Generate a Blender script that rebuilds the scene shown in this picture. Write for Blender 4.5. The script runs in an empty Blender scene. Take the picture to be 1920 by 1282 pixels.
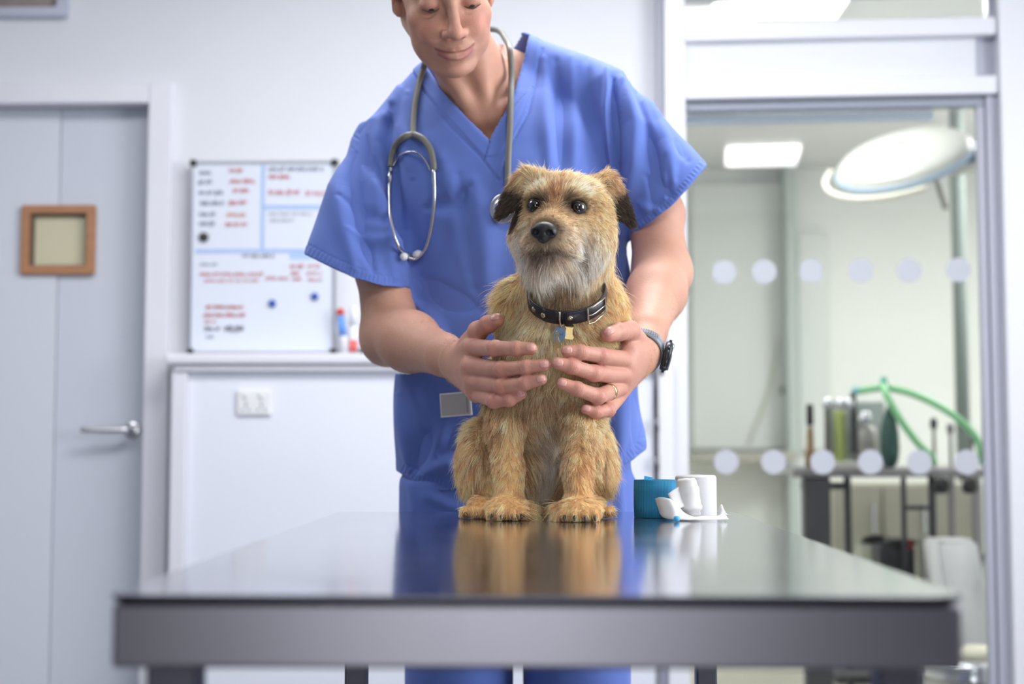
import bpy, bmesh, math, random
import numpy as np
from mathutils import Vector, Matrix, noise as mnoise, kdtree

random.seed(7); RNG = np.random.default_rng(7)
SC = bpy.context.scene
COL = SC.collection
R = math.radians

# ---------------------------------------------------------------- camera
F = 2667.0                       # focal length in pixels of a 1920 wide frame (50 mm on 36 mm)
CAM = np.array([0.0, 0.0, 0.97])
PITCH, YAW = R(3.97), R(1.07)
cam_data = bpy.data.cameras.new('camera')
cam = bpy.data.objects.new('camera', cam_data); COL.objects.link(cam)
cam.location = CAM; cam.rotation_euler = (math.pi/2 + PITCH, 0, YAW)
cam_data.lens = 50; cam_data.sensor_width = 36
cam_data.dof.use_dof = True; cam_data.dof.focus_distance = 2.0; cam_data.dof.aperture_fstop = 3.0
cam_data.clip_start = 0.02
SC.camera = cam

# ---------------------------------------------------------------- world, exposure, lights
SC.view_settings.view_transform = 'Standard'; SC.view_settings.look = 'None'
SC.view_settings.gamma = 1.0; SC.view_settings.exposure = 0.30
SC.view_settings.use_curve_mapping = False
SC.cycles.use_denoising = True
SC.cycles.max_bounces = 8
SC.cycles.sample_clamp_indirect = 6.0
wd = bpy.data.worlds.new('world'); SC.world = wd; wd.use_nodes = True
wd.node_tree.nodes['Background'].inputs[0].default_value = (0.80, 0.88, 1.0, 1)
wd.node_tree.nodes['Background'].inputs[1].default_value = 0.75

def area_light(name, loc, rot, sx, sy, power, colour=(1, 1, 1)):
    l = bpy.data.lights.new(name, 'AREA'); l.shape = 'RECTANGLE'; l.size = sx; l.size_y = sy
    l.energy = power; l.color = colour
    o = bpy.data.objects.new(name, l); COL.objects.link(o); o.location = loc; o.rotation_euler = rot
    return o
# window behind the camera
area_light('window_light', (-0.16, -2.35, 1.15), (R(90), 0, 0), 0.85, 2.1, 20, (0.93, 0.96, 1.0))
# tall window at the right of the room, beside and a little behind the man
area_light('window_light', (2.35, 1.7, 1.75), (R(90), 0, R(90)), 1.5, 1.5, 58, (0.96, 0.98, 1.0))
# ceiling panels, plus two added fill lights without a panel
area_light('panel_or_fill_light', (0.1, 2.75, 2.64), (0, 0, 0), 1.2, 0.6, 28)
area_light('panel_or_fill_light', (-1.6, 2.3, 2.64), (0, 0, 0), 1.2, 0.6, 16)  # added fill to brighten the end wall and door
area_light('panel_or_fill_light', (0.82, 0.1, 2.64), (0, 0, 0), 0.42, 0.6, 22)
area_light('panel_or_fill_light', (0.945, 5.25, 2.665), (0, 0, 0), 0.5, 0.78, 18, (0.98, 1.0, 0.95))

area_light('panel_or_fill_light', (2.75, 6.5, 2.66), (0, 0, 0), 0.9, 0.9, 56, (0.98, 1.0, 0.97))  # added out of sight to brighten the far room

# ---------------------------------------------------------------- pixel helpers (1920x1282 frame)
def _rotm():
    cp, sp, cy, sy = math.cos(math.pi/2+PITCH), math.sin(math.pi/2+PITCH), math.cos(YAW), math.sin(YAW)
    rx = np.array([[1, 0, 0], [0, cp, -sp], [0, sp, cp]]); rz = np.array([[cy, -sy, 0], [sy, cy, 0], [0, 0, 1]])
    return rz @ rx
RM = _rotm()
def ray(px, py): return RM @ np.array([(px-960)/F, (641-py)/F, -1.0])
def P(px, py, D):
    d = ray(px, py); return CAM + d*(D/d[1])
def X(px, D): return P(px, 826, D)[0]
def Z(py, D, px=960): return P(px, py, D)[2]
def proj(Q):
    c = (Q - CAM) @ RM
    return 960 + F*c[:, 0]/(-c[:, 2]), 641 - F*c[:, 1]/(-c[:, 2])

# ---------------------------------------------------------------- materials
def lin(c):
    return tuple((x/255/12.92 if x/255 <= 0.04045 else ((x/255+0.055)/1.055)**2.4) for x in c)
MATS = {}
def mat(name, rgb=None, rough=0.5, metal=0.0, var=0.0, vscale=8.0, bump=0.0, bscale=60.0, spec=0.5, attr=None,
        trans=0.0, emis=None, estr=0.0, sss=0.0, stretch=None, coat=0.0, sheen=0.0, alpha=1.0, rvar=0.0, lin_rgb=None, bdist=0.001):
    if name in MATS: return MATS[name]
    m = bpy.data.materials.new(name); m.use_nodes = True; MATS[name] = m
    nt = m.node_tree; N = nt.nodes; L = nt.links; b = N['Principled BSDF']
    c = lin_rgb if lin_rgb else lin(rgb if rgb else (200, 200, 200))
    b.inputs['Base Color'].default_value = (*c, 1)
    b.inputs['Roughness'].default_value = rough; b.inputs['Metallic'].default_value = metal
    b.inputs['Specular IOR Level'].default_value = spec
    if trans: b.inputs['Transmission Weight'].default_value = trans
    if coat: b.inputs['Coat Weight'].default_value = coat
    if alpha < 1: b.inputs['Alpha'].default_value = alpha
    if sheen: b.inputs['Sheen Weight'].default_value = sheen
    if sss:
        b.inputs['Subsurface Weight'].default_value = sss; b.inputs['Subsurface Radius'].default_value = (1.0, 0.35, 0.2)
        b.inputs['Subsurface Scale'].default_value = 0.006
    if emis: b.inputs['Emission Color'].default_value = (*lin(emis), 1); b.inputs['Emission Strength'].default_value = estr
    src = None
    if attr:
        a = N.new('ShaderNodeAttribute'); a.attribute_name = attr; src = a.outputs['Color']
        L.new(src, b.inputs['Base Color'])
    tc = N.new('ShaderNodeTexCoord'); co = tc.outputs['Object']
    if stretch:
        mp = N.new('ShaderNodeMapping'); mp.inputs['Scale'].default_value = stretch; L.new(co, mp.inputs[0]); co = mp.outputs[0]
    if var or rvar:
        n = N.new('ShaderNodeTexNoise'); n.inputs['Scale'].default_value = vscale; n.inputs['Detail'].default_value = 4
        L.new(co, n.inputs['Vector'])
        if var:
            mx = N.new('ShaderNodeMix'); mx.data_type = 'RGBA'; mx.blend_type = 'MULTIPLY'; mx.inputs['Factor'].default_value = 1
            rp = N.new('ShaderNodeMapRange'); rp.inputs['From Min'].default_value = 0.3; rp.inputs['From Max'].default_value = 0.7
            rp.inputs['To Min'].default_value = 1-var; rp.inputs['To Max'].default_value = 1+var*0.5
            L.new(n.outputs[0], rp.inputs[0])
            if src: L.new(src, mx.inputs[6])
            else: mx.inputs[6].default_value = (*c, 1)
            L.new(rp.outputs[0], mx.inputs[7]); L.new(mx.outputs[2], b.inputs['Base Color'])
        if rvar:
            rr = N.new('ShaderNodeMapRange'); rr.inputs['To Min'].default_value = max(0.02, rough-rvar); rr.inputs['To Max'].default_value = rough+rvar
            L.new(n.outputs[0], rr.inputs[0]); L.new(rr.outputs[0], b.inputs['Roughness'])
    if bump:
        n2 = N.new('ShaderNodeTexNoise'); n2.inputs['Scale'].default_value = bscale; n2.inputs['Detail'].default_value = 3
        L.new(co, n2.inputs['Vector'])
        bp = N.new('ShaderNodeBump'); bp.inputs['Strength'].default_value = bump; bp.inputs['Distance'].default_value = bdist
        L.new(n2.outputs[0], bp.inputs['Height']); L.new(bp.outputs[0], b.inputs['Normal'])
    return m

# ---------------------------------------------------------------- objects
def tag(o, label=None, cat=None, group=None, kind=None):
    if label: o['label'] = label
    if cat: o['category'] = cat
    if group: o['group'] = group
    if kind: o['kind'] = kind
    return o
def thing(name, loc, label, cat, group=None):
    o = bpy.data.objects.new(name, None); o.empty_display_size = 0.05; COL.objects.link(o); o.location = Vector(loc)
    return tag(o, label, cat, group)
def root_loc(o):
    v = Vector(o.location)
    while o.parent: o = o.parent; v = Vector(o.location)
    return v
def adopt(o, parent):
    if parent is not None:
        o.parent = parent
        r = parent
        while r.parent: r = r.parent
        # children are written in world coordinates; only the root carries a location
        o.matrix_parent_inverse = Matrix.Translation(-Vector(r.location)) if parent == r else Matrix.Identity(4)
    return o
def mesh_obj(name, verts, faces, m=None, parent=None, smooth=False, label=None, colours=None):
    me = bpy.data.meshes.new(name)
    me.from_pydata([tuple(map(float, v)) for v in verts] if not isinstance(verts, np.ndarray) else verts.tolist(), [], faces if isinstance(faces, list) else faces.tolist())
    me.update()
    if smooth: me.polygons.foreach_set('use_smooth', np.ones(len(me.polygons), bool))
    if colours is not None:
        ca = me.color_attributes.new('Col', 'FLOAT_COLOR', 'POINT')
        ca.data.foreach_set('color', np.hstack([colours, np.ones((len(colours), 1))]).astype(np.float32).ravel())
    o = bpy.data.objects.new(name, me); COL.objects.link(o)
    if m: me.materials.append(m)
    adopt(o, parent)
    if label: o['label'] = label
    return o
def bm_obj(name, bm, m=None, parent=None, smooth=False, label=None):
    me = bpy.data.meshes.new(name); bmesh.ops.recalc_face_normals(bm, faces=bm.faces); bm.to_mesh(me); bm.free()
    if smooth:
        me.polygons.foreach_set('use_smooth', np.ones(len(me.polygons), bool))
    o = bpy.data.objects.new(name, me); COL.objects.link(o)
    if m: me.materials.append(m)
    adopt(o, parent)
    if label: o['label'] = label
    return o
def add_box(bm, x0, x1, y0, y1, z0, z1, bevel=0.0, mtx=None, seg=2):
    r = bmesh.ops.create_cube(bm, size=1.0)
    vs = r['verts']
    for v in vs:
        v.co = Vector((x0+(v.co.x+.5)*(x1-x0), y0+(v.co.y+.5)*(y1-y0), z0+(v.co.z+.5)*(z1-z0)))
    if bevel:
        es = {e for v in vs for e in v.link_edges}
        rr = bmesh.ops.bevel(bm, geom=list(es), offset=bevel, segments=seg, affect='EDGES', profile=0.5)
        vs = list({v for f in rr['faces'] for v in f.verts} | {v for v in vs if v.is_valid})
    if mtx is not None:
        for v in vs: v.co = mtx @ v.co
    return vs
def box(name, x0, x1, y0, y1, z0, z1, m, parent=None, bevel=0.0, mtx=None, label=None, kind=None):
    bm = bmesh.new(); add_box(bm, x0, x1, y0, y1, z0, z1, bevel, mtx)
    o = bm_obj(name, bm, m, parent, label=label)
    if kind: o['kind'] = kind
    return o
def frame_ring(bm, x0, x1, z0, z1, y0, y1, w, bevel=0.0):
    """rectangular frame in the xz plane, one closed mesh"""
    def ringv(a0, a1, c0, c1, y): return [bm.verts.new((a0, y, c0)), bm.verts.new((a1, y, c0)), bm.verts.new((a1, y, c1)), bm.verts.new((a0, y, c1))]
    o0 = ringv(x0, x1, z0, z1, y0); i0 = ringv(x0+w, x1-w, z0+w, z1-w, y0)
    o1 = ringv(x0, x1, z0, z1, y1); i1 = ringv(x0+w, x1-w, z0+w, z1-w, y1)
    for k in range(4):
        n = (k+1) % 4
        bm.faces.new((o0[k], o0[n], i0[n], i0[k])); bm.faces.new((o1[n], o1[k], i1[k], i1[n]))
        bm.faces.new((o0[n], o0[k], o1[k], o1[n])); bm.faces.new((i0[k], i0[n], i1[n], i1[k]))
    if bevel: bmesh.ops.bevel(bm, geom=list(bm.edges), offset=bevel, segments=2, affect='EDGES')
def catmull(pts, n=8, rad=None):
    pts = [np.array(p, float) for p in pts]; out = []; ro = []
    q = [2*pts[0]-pts[1]] + pts + [2*pts[-1]-pts[-2]]
    if rad is None: rad = [0]*len(pts)
    for i in range(len(pts)-1):
        p0, p1, p2, p3 = q[i:i+4]
        for k in range(n):
            t = k/n
            out.append(0.5*((2*p1)+(-p0+p2)*t+(2*p0-5*p1+4*p2-p3)*t*t+(-p0+3*p1-3*p2+p3)*t**3)); ro.append(rad[i]*(1-t)+rad[i+1]*t)
    out.append(pts[-1]); ro.append(rad[-1])
    return out, ro
def add_tube(bm, pts, rad, seg=10, n=6, closed=False, flat=None, smooth_path=True):
    """tube along a smoothed path; rad number or list; flat=(k, axis) squashes the section"""
    rl = rad if isinstance(rad, (list, tuple)) else [rad]*len(pts)
    if smooth_path and len(pts) > 2:
        if closed:
            pp = list(pts)+[pts[0], pts[1]]; pts, rl = catmull(pp, n, list(rl)+[rl[0], rl[1]]); 
            pts = pts[:len(pts)-n-1]; rl = rl[:len(pts)]
        else: pts, rl = catmull(pts, n, rl)
    pts = [Vector(p) for p in pts]; m = len(pts); rings = []
    up = None
    for i, p in enumerate(pts):
        a = pts[(i+1) % m] if closed else pts[min(i+1, m-1)]; b = pts[i-1] if (closed or i) else pts[0]
        t = (a-b).normalized()
        if up is None:
            up = Vector((0, 0, 1)) if abs(t.z) < 0.9 else Vector((0, 1, 0))
        u = (up - t*up.dot(t)).normalized(); w = t.cross(u); up = u
        if flat:
            ax = Vector(flat[1]); ax = (ax - t*ax.dot(t)).normalized(); u = ax; w = t.cross(u)
            rings.append([bm.verts.new(p + u*(math.cos(2*math.pi*k/seg)*rl[i]*flat[0]) + w*(math.sin(2*math.pi*k/seg)*rl[i])) for k in range(seg)])
        else:
            rings.append([bm.verts.new(p + u*(math.cos(2*math.pi*k/seg)*rl[i]) + w*(math.sin(2*math.pi*k/seg)*rl[i])) for k in range(seg)])
    for i in range(m if closed else m-1):
        A, B = rings[i], rings[(i+1) % m]
        for k in range(seg): bm.faces.new((A[k], A[(k+1) % seg], B[(k+1) % seg], B[k]))
    if not closed:
        bm.faces.new(rings[0][::-1]); bm.faces.new(rings[-1])
def tube(name, pts, rad, m, parent=None, seg=10, n=6, closed=False, flat=None, label=None, smooth_path=True):
    bm = bmesh.new(); add_tube(bm, pts, rad, seg, n, closed, flat, smooth_path)
    return bm_obj(name, bm, m, parent, True, label)
def add_lathe(bm, prof, seg=24, mtx=None):
    """prof: list of (r, z)"""
    rings = []
    for r, z in prof:
        if r < 1e-6: rings.append([bm.verts.new((0, 0, z))])
        else: rings.append([bm.verts.new((r*math.cos(2*math.pi*k/seg), r*math.sin(2*math.pi*k/seg), z)) for k in range(seg)])
    vs = [v for r in rings for v in r]
    for A, B in zip(rings, rings[1:]):
        for k in range(seg):
            n = (k+1) % seg
            if len(A) == 1 and len(B) == 1: continue
            if len(A) == 1: bm.faces.new((A[0], B[k], B[n]))
            elif len(B) == 1: bm.faces.new((A[k], A[n], B[0]))
            else: bm.faces.new((A[k], A[n], B[n], B[k]))
    if mtx is not None:
        for v in vs: v.co = mtx @ v.co
def lathe(name, prof, m, parent=None, seg=24, mtx=None, label=None, smooth=True):
    bm = bmesh.new(); add_lathe(bm, prof, seg, mtx)
    o = bm_obj(name, bm, m, parent, smooth, label)
    return o
def frame_mtx(origin, zdir, xdir=(1, 0, 0)):
    z = Vector(zdir).normalized(); x = Vector(xdir); x = (x - z*x.dot(z)).normalized(); y = z.cross(x)
    return Matrix(((x.x, y.x, z.x, origin[0]), (x.y, y.y, z.y, origin[1]), (x.z, y.z, z.z, origin[2]), (0, 0, 0, 1)))

# ---------------------------------------------------------------- signed distance modelling
f32 = np.float32
class SDF:
    """ordered list of rounded primitives, smoothly joined or cut"""
    def __init__(s): s.p = []
    def add(s, fn, c, r, k=0.01, op='u'): s.p.append((fn, np.array(c, float), float(r), float(k), op)); return s
    def cone(s, a, b, ra, rb, k=0.01, op='u'):
        a = np.array(a, float); b = np.array(b, float); ab = b-a; L2 = float(ab@ab) + 1e-12
        def fn(Q):
            q = Q-a; t = np.clip((q@ab)/L2, 0, 1)
            return np.sqrt(((q-t[:, None]*ab)**2).sum(1)) - (ra+(rb-ra)*t)
        return s.add(fn, (a+b)/2, math.sqrt(L2)/2+max(ra, rb), k, op)
    def chain(s, pts, rad, k=0.01, op='u'):
        for i in range(len(pts)-1): s.cone(pts[i], pts[i+1], rad[i], rad[i+1], k, op)
        return s
    def curve(s, pts, rad, k=0.01, op='u', n=4):
        """one smooth tube along a curve (a single primitive, so no beads at the joints)"""
        q, r = catmull(pts, n, list(rad)); q = np.array(q); r = np.array(r); a = q[:-1]; ab = np.diff(q, axis=0); L2 = (ab**2).sum(1)+1e-12
        def fn(Q):
            best = np.full(len(Q), 1e9)
            for i in range(len(a)):
                w = Q-a[i]; t = np.clip((w@ab[i])/L2[i], 0, 1); best = np.minimum(best, np.sqrt(((w-t[:, None]*ab[i])**2).sum(1))-(r[i]+(r[i+1]-r[i])*t))
            return best
        c = q.mean(0); return s.add(fn, c, np.linalg.norm(q-c, axis=1).max()+r.max(), k, op)
    def ell(s, c, r, k=0.01, op='u', M=None):
        c = np.array(c, float); r = np.array(r, float)
        def fn(Q):
            q = Q-c
            if M is not None: q = q@M
            a = q/r; k0 = np.sqrt((a*a).sum(1))+1e-9; b = a/r; k1 = np.sqrt((b*b).sum(1))+1e-9
            return k0*(k0-1)/k1
        return s.add(fn, c, r.max(), k, op)
    def plane(s, c, n, k=0.002, op='s'):
        """removes the side the normal points at"""
        c = np.array(c, float); n = np.array(n, float); n /= np.linalg.norm(n)
        return s.add(lambda Q: -((Q-c)@n), c, 1e3, k, op)
    def loft(s, M, o, st, k=0.02, op='u', pw=2.0):
        """M: 3x3 columns (across, deep, along); st rows: t, ca, cd, ra, rd"""
        M = np.array(M, float); o = np.array(o, float); st = np.array(st, float)
        T = st[:, 0]; t0, t1 = T.min(), T.max()
        mid = o + M@np.array([np.mean(st[:, 1]), np.mean(st[:, 2]), (t0+t1)/2])
        rad = math.hypot((t1-t0)/2, st[:, 3:].max()*1.3)+0.02
        # smooth interpolation over the stations
        tt = np.linspace(t0, t1, 200)
        cols = [pchip(T, st[:, i], tt) for i in range(1, 5)]
        def fn(Q):
            q = (Q-o)@M; t = np.clip(q[:, 2], t0, t1)
            ca, cd, ra, rd = (np.interp(t, tt, c) for c in cols)
            a = (q[:, 0]-ca)/ra; b = (q[:, 1]-cd)/rd
            k0 = (np.abs(a)**pw+np.abs(b)**pw)**(1/pw)+1e-9
            k1 = np.sqrt((a/ra)**2+(b/rd)**2)/np.sqrt(a*a+b*b+1e-12)
            d = (k0-1)/np.maximum(k1, 1e-6)*1.0
            dz = np.abs(q[:, 2]-(t0+t1)/2)-(t1-t0)/2
            o_ = np.sqrt(np.maximum(d, 0)**2+np.maximum(dz, 0)**2)
            return np.where((d > 0) | (dz > 0), o_, np.maximum(d, dz))
        return s.add(fn, mid, rad, k, op)
    def prism(s, poly, D0, D1, k=0.002, op='s', Dm=None):
        """pixel polygon extruded along depth"""
        poly = np.array(poly, float); Dm = Dm or (D0+D1)/2
        c = P(*poly.mean(0), Dm)
        def fn(Q):
            px, py = proj(Q); d = polysd(px, py, poly)*Dm/F
            return np.maximum(d, np.maximum(D0-Q[:, 1], Q[:, 1]-D1))
        return s.add(fn, c, 1e3, k, op)
    def evalp(s, Q, prims):
        d = np.full(len(Q), 1.0)
        for fn, c, r, k, op in prims:
            e = fn(Q)
            if op == 'u':
                h = np.maximum(k-np.abs(d-e), 0); d = np.minimum(d, e)-h*h/(4*k)
            elif op == 's':
                e = -e; h = np.maximum(k-np.abs(d-e), 0); d = np.maximum(d, e)+h*h/(4*k)
            elif op == 'i':
                h = np.maximum(k-np.abs(d-e), 0); d = np.maximum(d, e)+h*h/(4*k)
        return d
    def __call__(s, Q): return s.evalp(np.asarray(Q, float), s.p)
    def near(s, c, rad):
        if getattr(s, 'n', -1) != len(s.p):
            s.n = len(s.p); s.C = np.array([p[1] for p in s.p]); s.Rr = np.array([1e6 if p[4] == 'i' else p[2]+p[3]+0.004 for p in s.p])
        m = ((s.C-c)**2).sum(1) < (s.Rr+rad)**2
        return [p for p, k in zip(s.p, m) if k]
    def local(s, c, rad):
        o = SDF(); o.p = s.near(np.asarray(c, float), rad); return o
    def grad(s, Q, e=0.0008):
        Q = np.asarray(Q, float); g = np.zeros_like(Q)
        for i in range(3):
            d = np.zeros(3); d[i] = e; g[:, i] = s(Q+d)-s(Q-d)
        return g/(np.linalg.norm(g, axis=1, keepdims=True)+1e-12)
    def hit(s, px, py, d0=0.5, d1=4.0, off=0.0):
        """first surface point seen through a pixel, moved off towards the camera"""
        d = ray(px, py); d = d/np.linalg.norm(d); t = d0
        pr = []
        for p in s.p:
            w = p[1]-CAM; 
            if p[2] > 50 or np.linalg.norm(w-d*(w@d))-p[2] < 0.06+p[3]: pr.append(p)
        for _ in range(300):
            v = float(s.evalp((CAM+d*t)[None], pr)[0])
            if v < 0.0004: break
            t += max(v*0.7, 0.0004)
            if t > d1: return None
        return CAM + d*(t-off)

def pchip(x, y, xi):
    x = np.asarray(x, float); y = np.asarray(y, float)
    if len(x) == 2: return np.interp(xi, x, y)
    o = np.argsort(x); x = x[o]; y = y[o]; h = np.diff(x); dl = np.diff(y)/h; m = np.zeros(len(x))
    m[1:-1] = np.where(dl[1:]*dl[:-1] > 0, 2*dl[1:]*dl[:-1]/(dl[1:]+dl[:-1]+1e-12), 0); m[0] = dl[0]; m[-1] = dl[-1]
    i = np.clip(np.searchsorted(x, xi)-1, 0, len(x)-2); t = (xi-x[i])/h[i]
    return (2*t**3-3*t**2+1)*y[i]+(t**3-2*t**2+t)*h[i]*m[i]+(-2*t**3+3*t**2)*y[i+1]+(t**3-t**2)*h[i]*m[i+1]
def polysd(px, py, poly):
    d = np.full(px.shape, 1e18); s = np.ones(px.shape); n = len(poly); j = n-1
    for i in range(n):
        e0 = poly[j, 0]-poly[i, 0]; e1 = poly[j, 1]-poly[i, 1]; w0 = px-poly[i, 0]; w1 = py-poly[i, 1]
        t = np.clip((w0*e0+w1*e1)/(e0*e0+e1*e1+1e-9), 0, 1); b0 = w0-e0*t; b1 = w1-e1*t
        d = np.minimum(d, b0*b0+b1*b1)
        c1 = py >= poly[i, 1]; c2 = py < poly[j, 1]; c3 = e0*w1 > e1*w0
        fl = (c1 & c2 & c3) | (~c1 & ~c2 & ~c3); s = np.where(fl, -s, s); j = i
    return s*np.sqrt(d)
def linedist(px, py, pts):
    """distance in pixels to a polyline, and position 0..1 along it"""
    pts = np.array(pts, float); seg = np.linalg.norm(np.diff(pts, axis=0), axis=1); cum = np.concatenate([[0], np.cumsum(seg)])
    best = np.full(px.shape, 1e9); tt = np.zeros(px.shape); side = np.zeros(px.shape)
    for i in range(len(pts)-1):
        e = pts[i+1]-pts[i]; w0 = px-pts[i, 0]; w1 = py-pts[i, 1]
        t = np.clip((w0*e[0]+w1*e[1])/(e@e+1e-9), 0, 1); dd = np.hypot(w0-e[0]*t, w1-e[1]*t)
        m = dd < best; best = np.where(m, dd, best); tt = np.where(m, (cum[i]+t*seg[i])/cum[-1], tt)
        side = np.where(m, np.sign(w0*e[1]-w1*e[0]), side)
    return best, tt, side

def surface_nets(sdf, lo, hi, h, B=12):
    lo = np.array(lo, float); hi = np.array(hi, float)
    nb = np.ceil((hi-lo)/(B*h)).astype(int)
    I = np.stack(np.meshgrid(*[np.arange(n) for n in nb], indexing='ij'), -1).reshape(-1, 3)
    brad = B*h*math.sqrt(3)/2
    cen = lo+(I+0.5)*B*h; dv = np.concatenate([sdf(cen[i:i+20000]) for i in range(0, len(cen), 20000)])
    I = I[np.abs(dv) < brad*1.7+0.004]
    n = B+1; g = np.stack(np.meshgrid(*[np.arange(n)]*3, indexing='ij'), -1).reshape(-1, 3)
    NY, NZ = nb[1]*B+2, nb[2]*B+2
    keys = []; pos = []; quads = []
    cor = np.array([[0, 0, 0], [1, 0, 0], [0, 1, 0], [1, 1, 0], [0, 0, 1], [1, 0, 1], [0, 1, 1], [1, 1, 1]])
    edges = [(0, 1), (2, 3), (4, 5), (6, 7), (0, 2), (1, 3), (4, 6), (5, 7), (0, 4), (1, 5), (2, 6), (3, 7)]
    for b in I:
        c = lo+(b+0.5)*B*h; pr = sdf.near(c, brad)
        if not any(p[4] == 'u' for p in pr): continue
        base = b*B; Q = lo+(base+g)*h
        V = sdf.evalp(Q, pr).reshape(n, n, n)
        S = V < 0
        if S.all() or not S.any(): continue
        cnt = sum(S[c0:c0+B, c1:c1+B, c2:c2+B].astype(np.int8) for c0, c1, c2 in cor)
        act = np.argwhere((cnt > 0) & (cnt < 8))
        vals = np.stack([V[act[:, 0]+c0, act[:, 1]+c1, act[:, 2]+c2] for c0, c1, c2 in cor], 1)
        acc = np.zeros((len(act), 3)); w = np.zeros(len(act))
        for a_, b_ in edges:
            va, vb = vals[:, a_], vals[:, b_]; m = (va < 0) != (vb < 0)
            t = np.where(m, va/np.where(m, va-vb, 1), 0)
            acc += m[:, None]*(cor[a_]+t[:, None]*(cor[b_]-cor[a_])); w += m
        G = act+base
        keys.append((G[:, 0]*NY+G[:, 1])*NZ+G[:, 2]); pos.append(lo+(G+acc/w[:, None])*h)
        for ax in range(3):
            sl0 = [slice(0, B)]*3; sl1 = [slice(0, B)]*3; sl1[ax] = slice(1, B+1)
            A = S[tuple(sl0)]; Bq = S[tuple(sl1)]; e = np.argwhere(A != Bq)
            if not len(e): continue
            fl = A[e[:, 0], e[:, 1], e[:, 2]]; G = e+base
            ub = np.zeros(3, int); uc = np.zeros(3, int); ub[(ax+1) % 3] = 1; uc[(ax+2) % 3] = 1
            kk = [((q[:, 0]*NY+q[:, 1])*NZ+q[:, 2]) for q in (G, G-ub, G-ub-uc, G-uc)]
            q = np.stack(kk, 1); q[~fl] = q[~fl][:, ::-1]; quads.append(q)
    keys = np.concatenate(keys); pos = np.concatenate(pos); quads = np.concatenate(quads)
    o = np.argsort(keys); keys = keys[o]; pos = pos[o]
    idx = np.searchsorted(keys, quads); idx = np.clip(idx, 0, len(keys)-1); ok = (keys[idx] == quads).all(1)
    return pos, idx[ok]
def vnormals(V, Fq):
    a, b, c, d = (V[Fq[:, i]] for i in range(4)); fn = np.cross(c-a, d-b); N = np.zeros_like(V)
    for i in range(4): np.add.at(N, Fq[:, i], fn)
    return N/(np.linalg.norm(N, axis=1, keepdims=True)+1e-12)
def lapl(V, Fq, it=2, w=0.5):
    for _ in range(it):
        S = np.zeros_like(V); C = np.zeros(len(V))
        for i in range(4):
            for j in ((i+1) % 4, (i-1) % 4):
                np.add.at(S, Fq[:, i], V[Fq[:, j]]); np.add.at(C, Fq[:, i], 1)
        V = V*(1-w)+w*S/np.maximum(C, 1)[:, None]
    return V
def keep_big(V, Fq):
    """drops tiny loose islands"""
    lab = np.arange(len(V))
    for _ in range(400):
        m = lab[Fq].min(1); new = lab.copy()
        for i in range(4): np.minimum.at(new, Fq[:, i], m)
        for _j in range(4): new = new[new]
        if (new == lab).all(): break
        lab = new
    u, cn = np.unique(lab, return_counts=True); big = u[cn > 0.01*len(V)]
    ok = np.isin(lab, big); mp = np.cumsum(ok)-1; fk = ok[Fq].all(1)
    return V[ok], mp[Fq[fk]]
def fbm(Q, scale, seed=0, octv=3):
    """cheap smooth noise from rotated sines, about -1..1"""
    r = np.random.default_rng(seed); out = np.zeros(len(Q)); a = 1.0; tot = 0
    for o in range(octv):
        acc = np.zeros(len(Q))
        for _ in range(5):
            d = r.normal(size=3); d /= np.linalg.norm(d); acc += np.sin(Q@d*scale*(2**o)*r.uniform(.7, 1.4)+r.uniform(0, 6.28))
        out += a*acc/2.2; tot += a; a *= 0.5
    return out/tot
def rot(yaw=0, roll=0, pitch=0):
    return np.array(Matrix.Rotation(R(yaw), 3, 'Z') @ Matrix.Rotation(R(roll), 3, 'Y') @ Matrix.Rotation(R(pitch), 3, 'X'))
# ================================================================ the room
WALLC = (226, 228, 234)
m_wall = mat('wall_paint', WALLC, 0.75, var=0.02, vscale=2, bump=0.05, bscale=300)
m_trim = mat('trim_gloss', (226, 226, 234), 0.3, var=0.015)
m_door = mat('door_paint', (204, 209, 220), 0.35, var=0.02, vscale=1.5)
m_ceil = mat('ceiling_paint', (225, 226, 228), 0.85, var=0.02)
m_floor = mat('vinyl_floor', (196, 190, 176), 0.35, var=0.06, vscale=30)
m_green = mat('clinic_wall', (240, 242, 240), 0.6, var=0.02, vscale=2)
m_chrome = mat('chrome', (215, 216, 220), 0.18, 1.0)
m_steel = mat('brushed_steel', (150, 150, 155), 0.34, 1.0, var=0.06, vscale=40, stretch=(1, 1, 25))
m_black = mat('black_plastic', (28, 28, 31), 0.45)
m_white = mat('white_plastic', (232, 232, 234), 0.35)
m_glass = mat('pane_glass', (252, 254, 253), 0.02, trans=1.0, spec=0.5)
DW = 4.25          # distance of the end wall
S = 'structure'
def st(o): o['kind'] = S; return o
# walls: the end wall is open at the doorway and at the glazed screen
xl0, xl1 = X(-260, DW), X(290, DW)              # doorway
xs = X(1246, DW)                                # left edge of the glazed screen
zt = Z(172, DW)
ztop = 2.70
bm = bmesh.new()
add_box(bm, -2.9, xl0, DW, DW+.12, 0, ztop); add_box(bm, xl0, xl1, DW, DW+.12, zt, ztop); add_box(bm, xl1, xs, DW, DW+.12, 0, ztop)
st(bm_obj('wall_end', bm, m_wall))
xR = X(1990, 4.15)
bm = bmesh.new(); add_box(bm, xR, 2.9, DW-.1, DW+.02, 0, ztop); st(bm_obj('wall_end_right', bm, m_wall))
bm = bmesh.new(); add_box(bm, -2.9, -2.8, -2.4, DW, 0, ztop); st(bm_obj('wall_left', bm, mat('left_wall_paint', (150, 153, 162), 0.8)))
bm = bmesh.new(); add_box(bm, 2.45, 2.55, -2.4, DW-.1, 0, ztop); st(bm_obj('wall_right', bm, m_wall))
bm = bmesh.new(); add_box(bm, -2.9, 2.55, -2.5, -2.4, 0, ztop)
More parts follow.
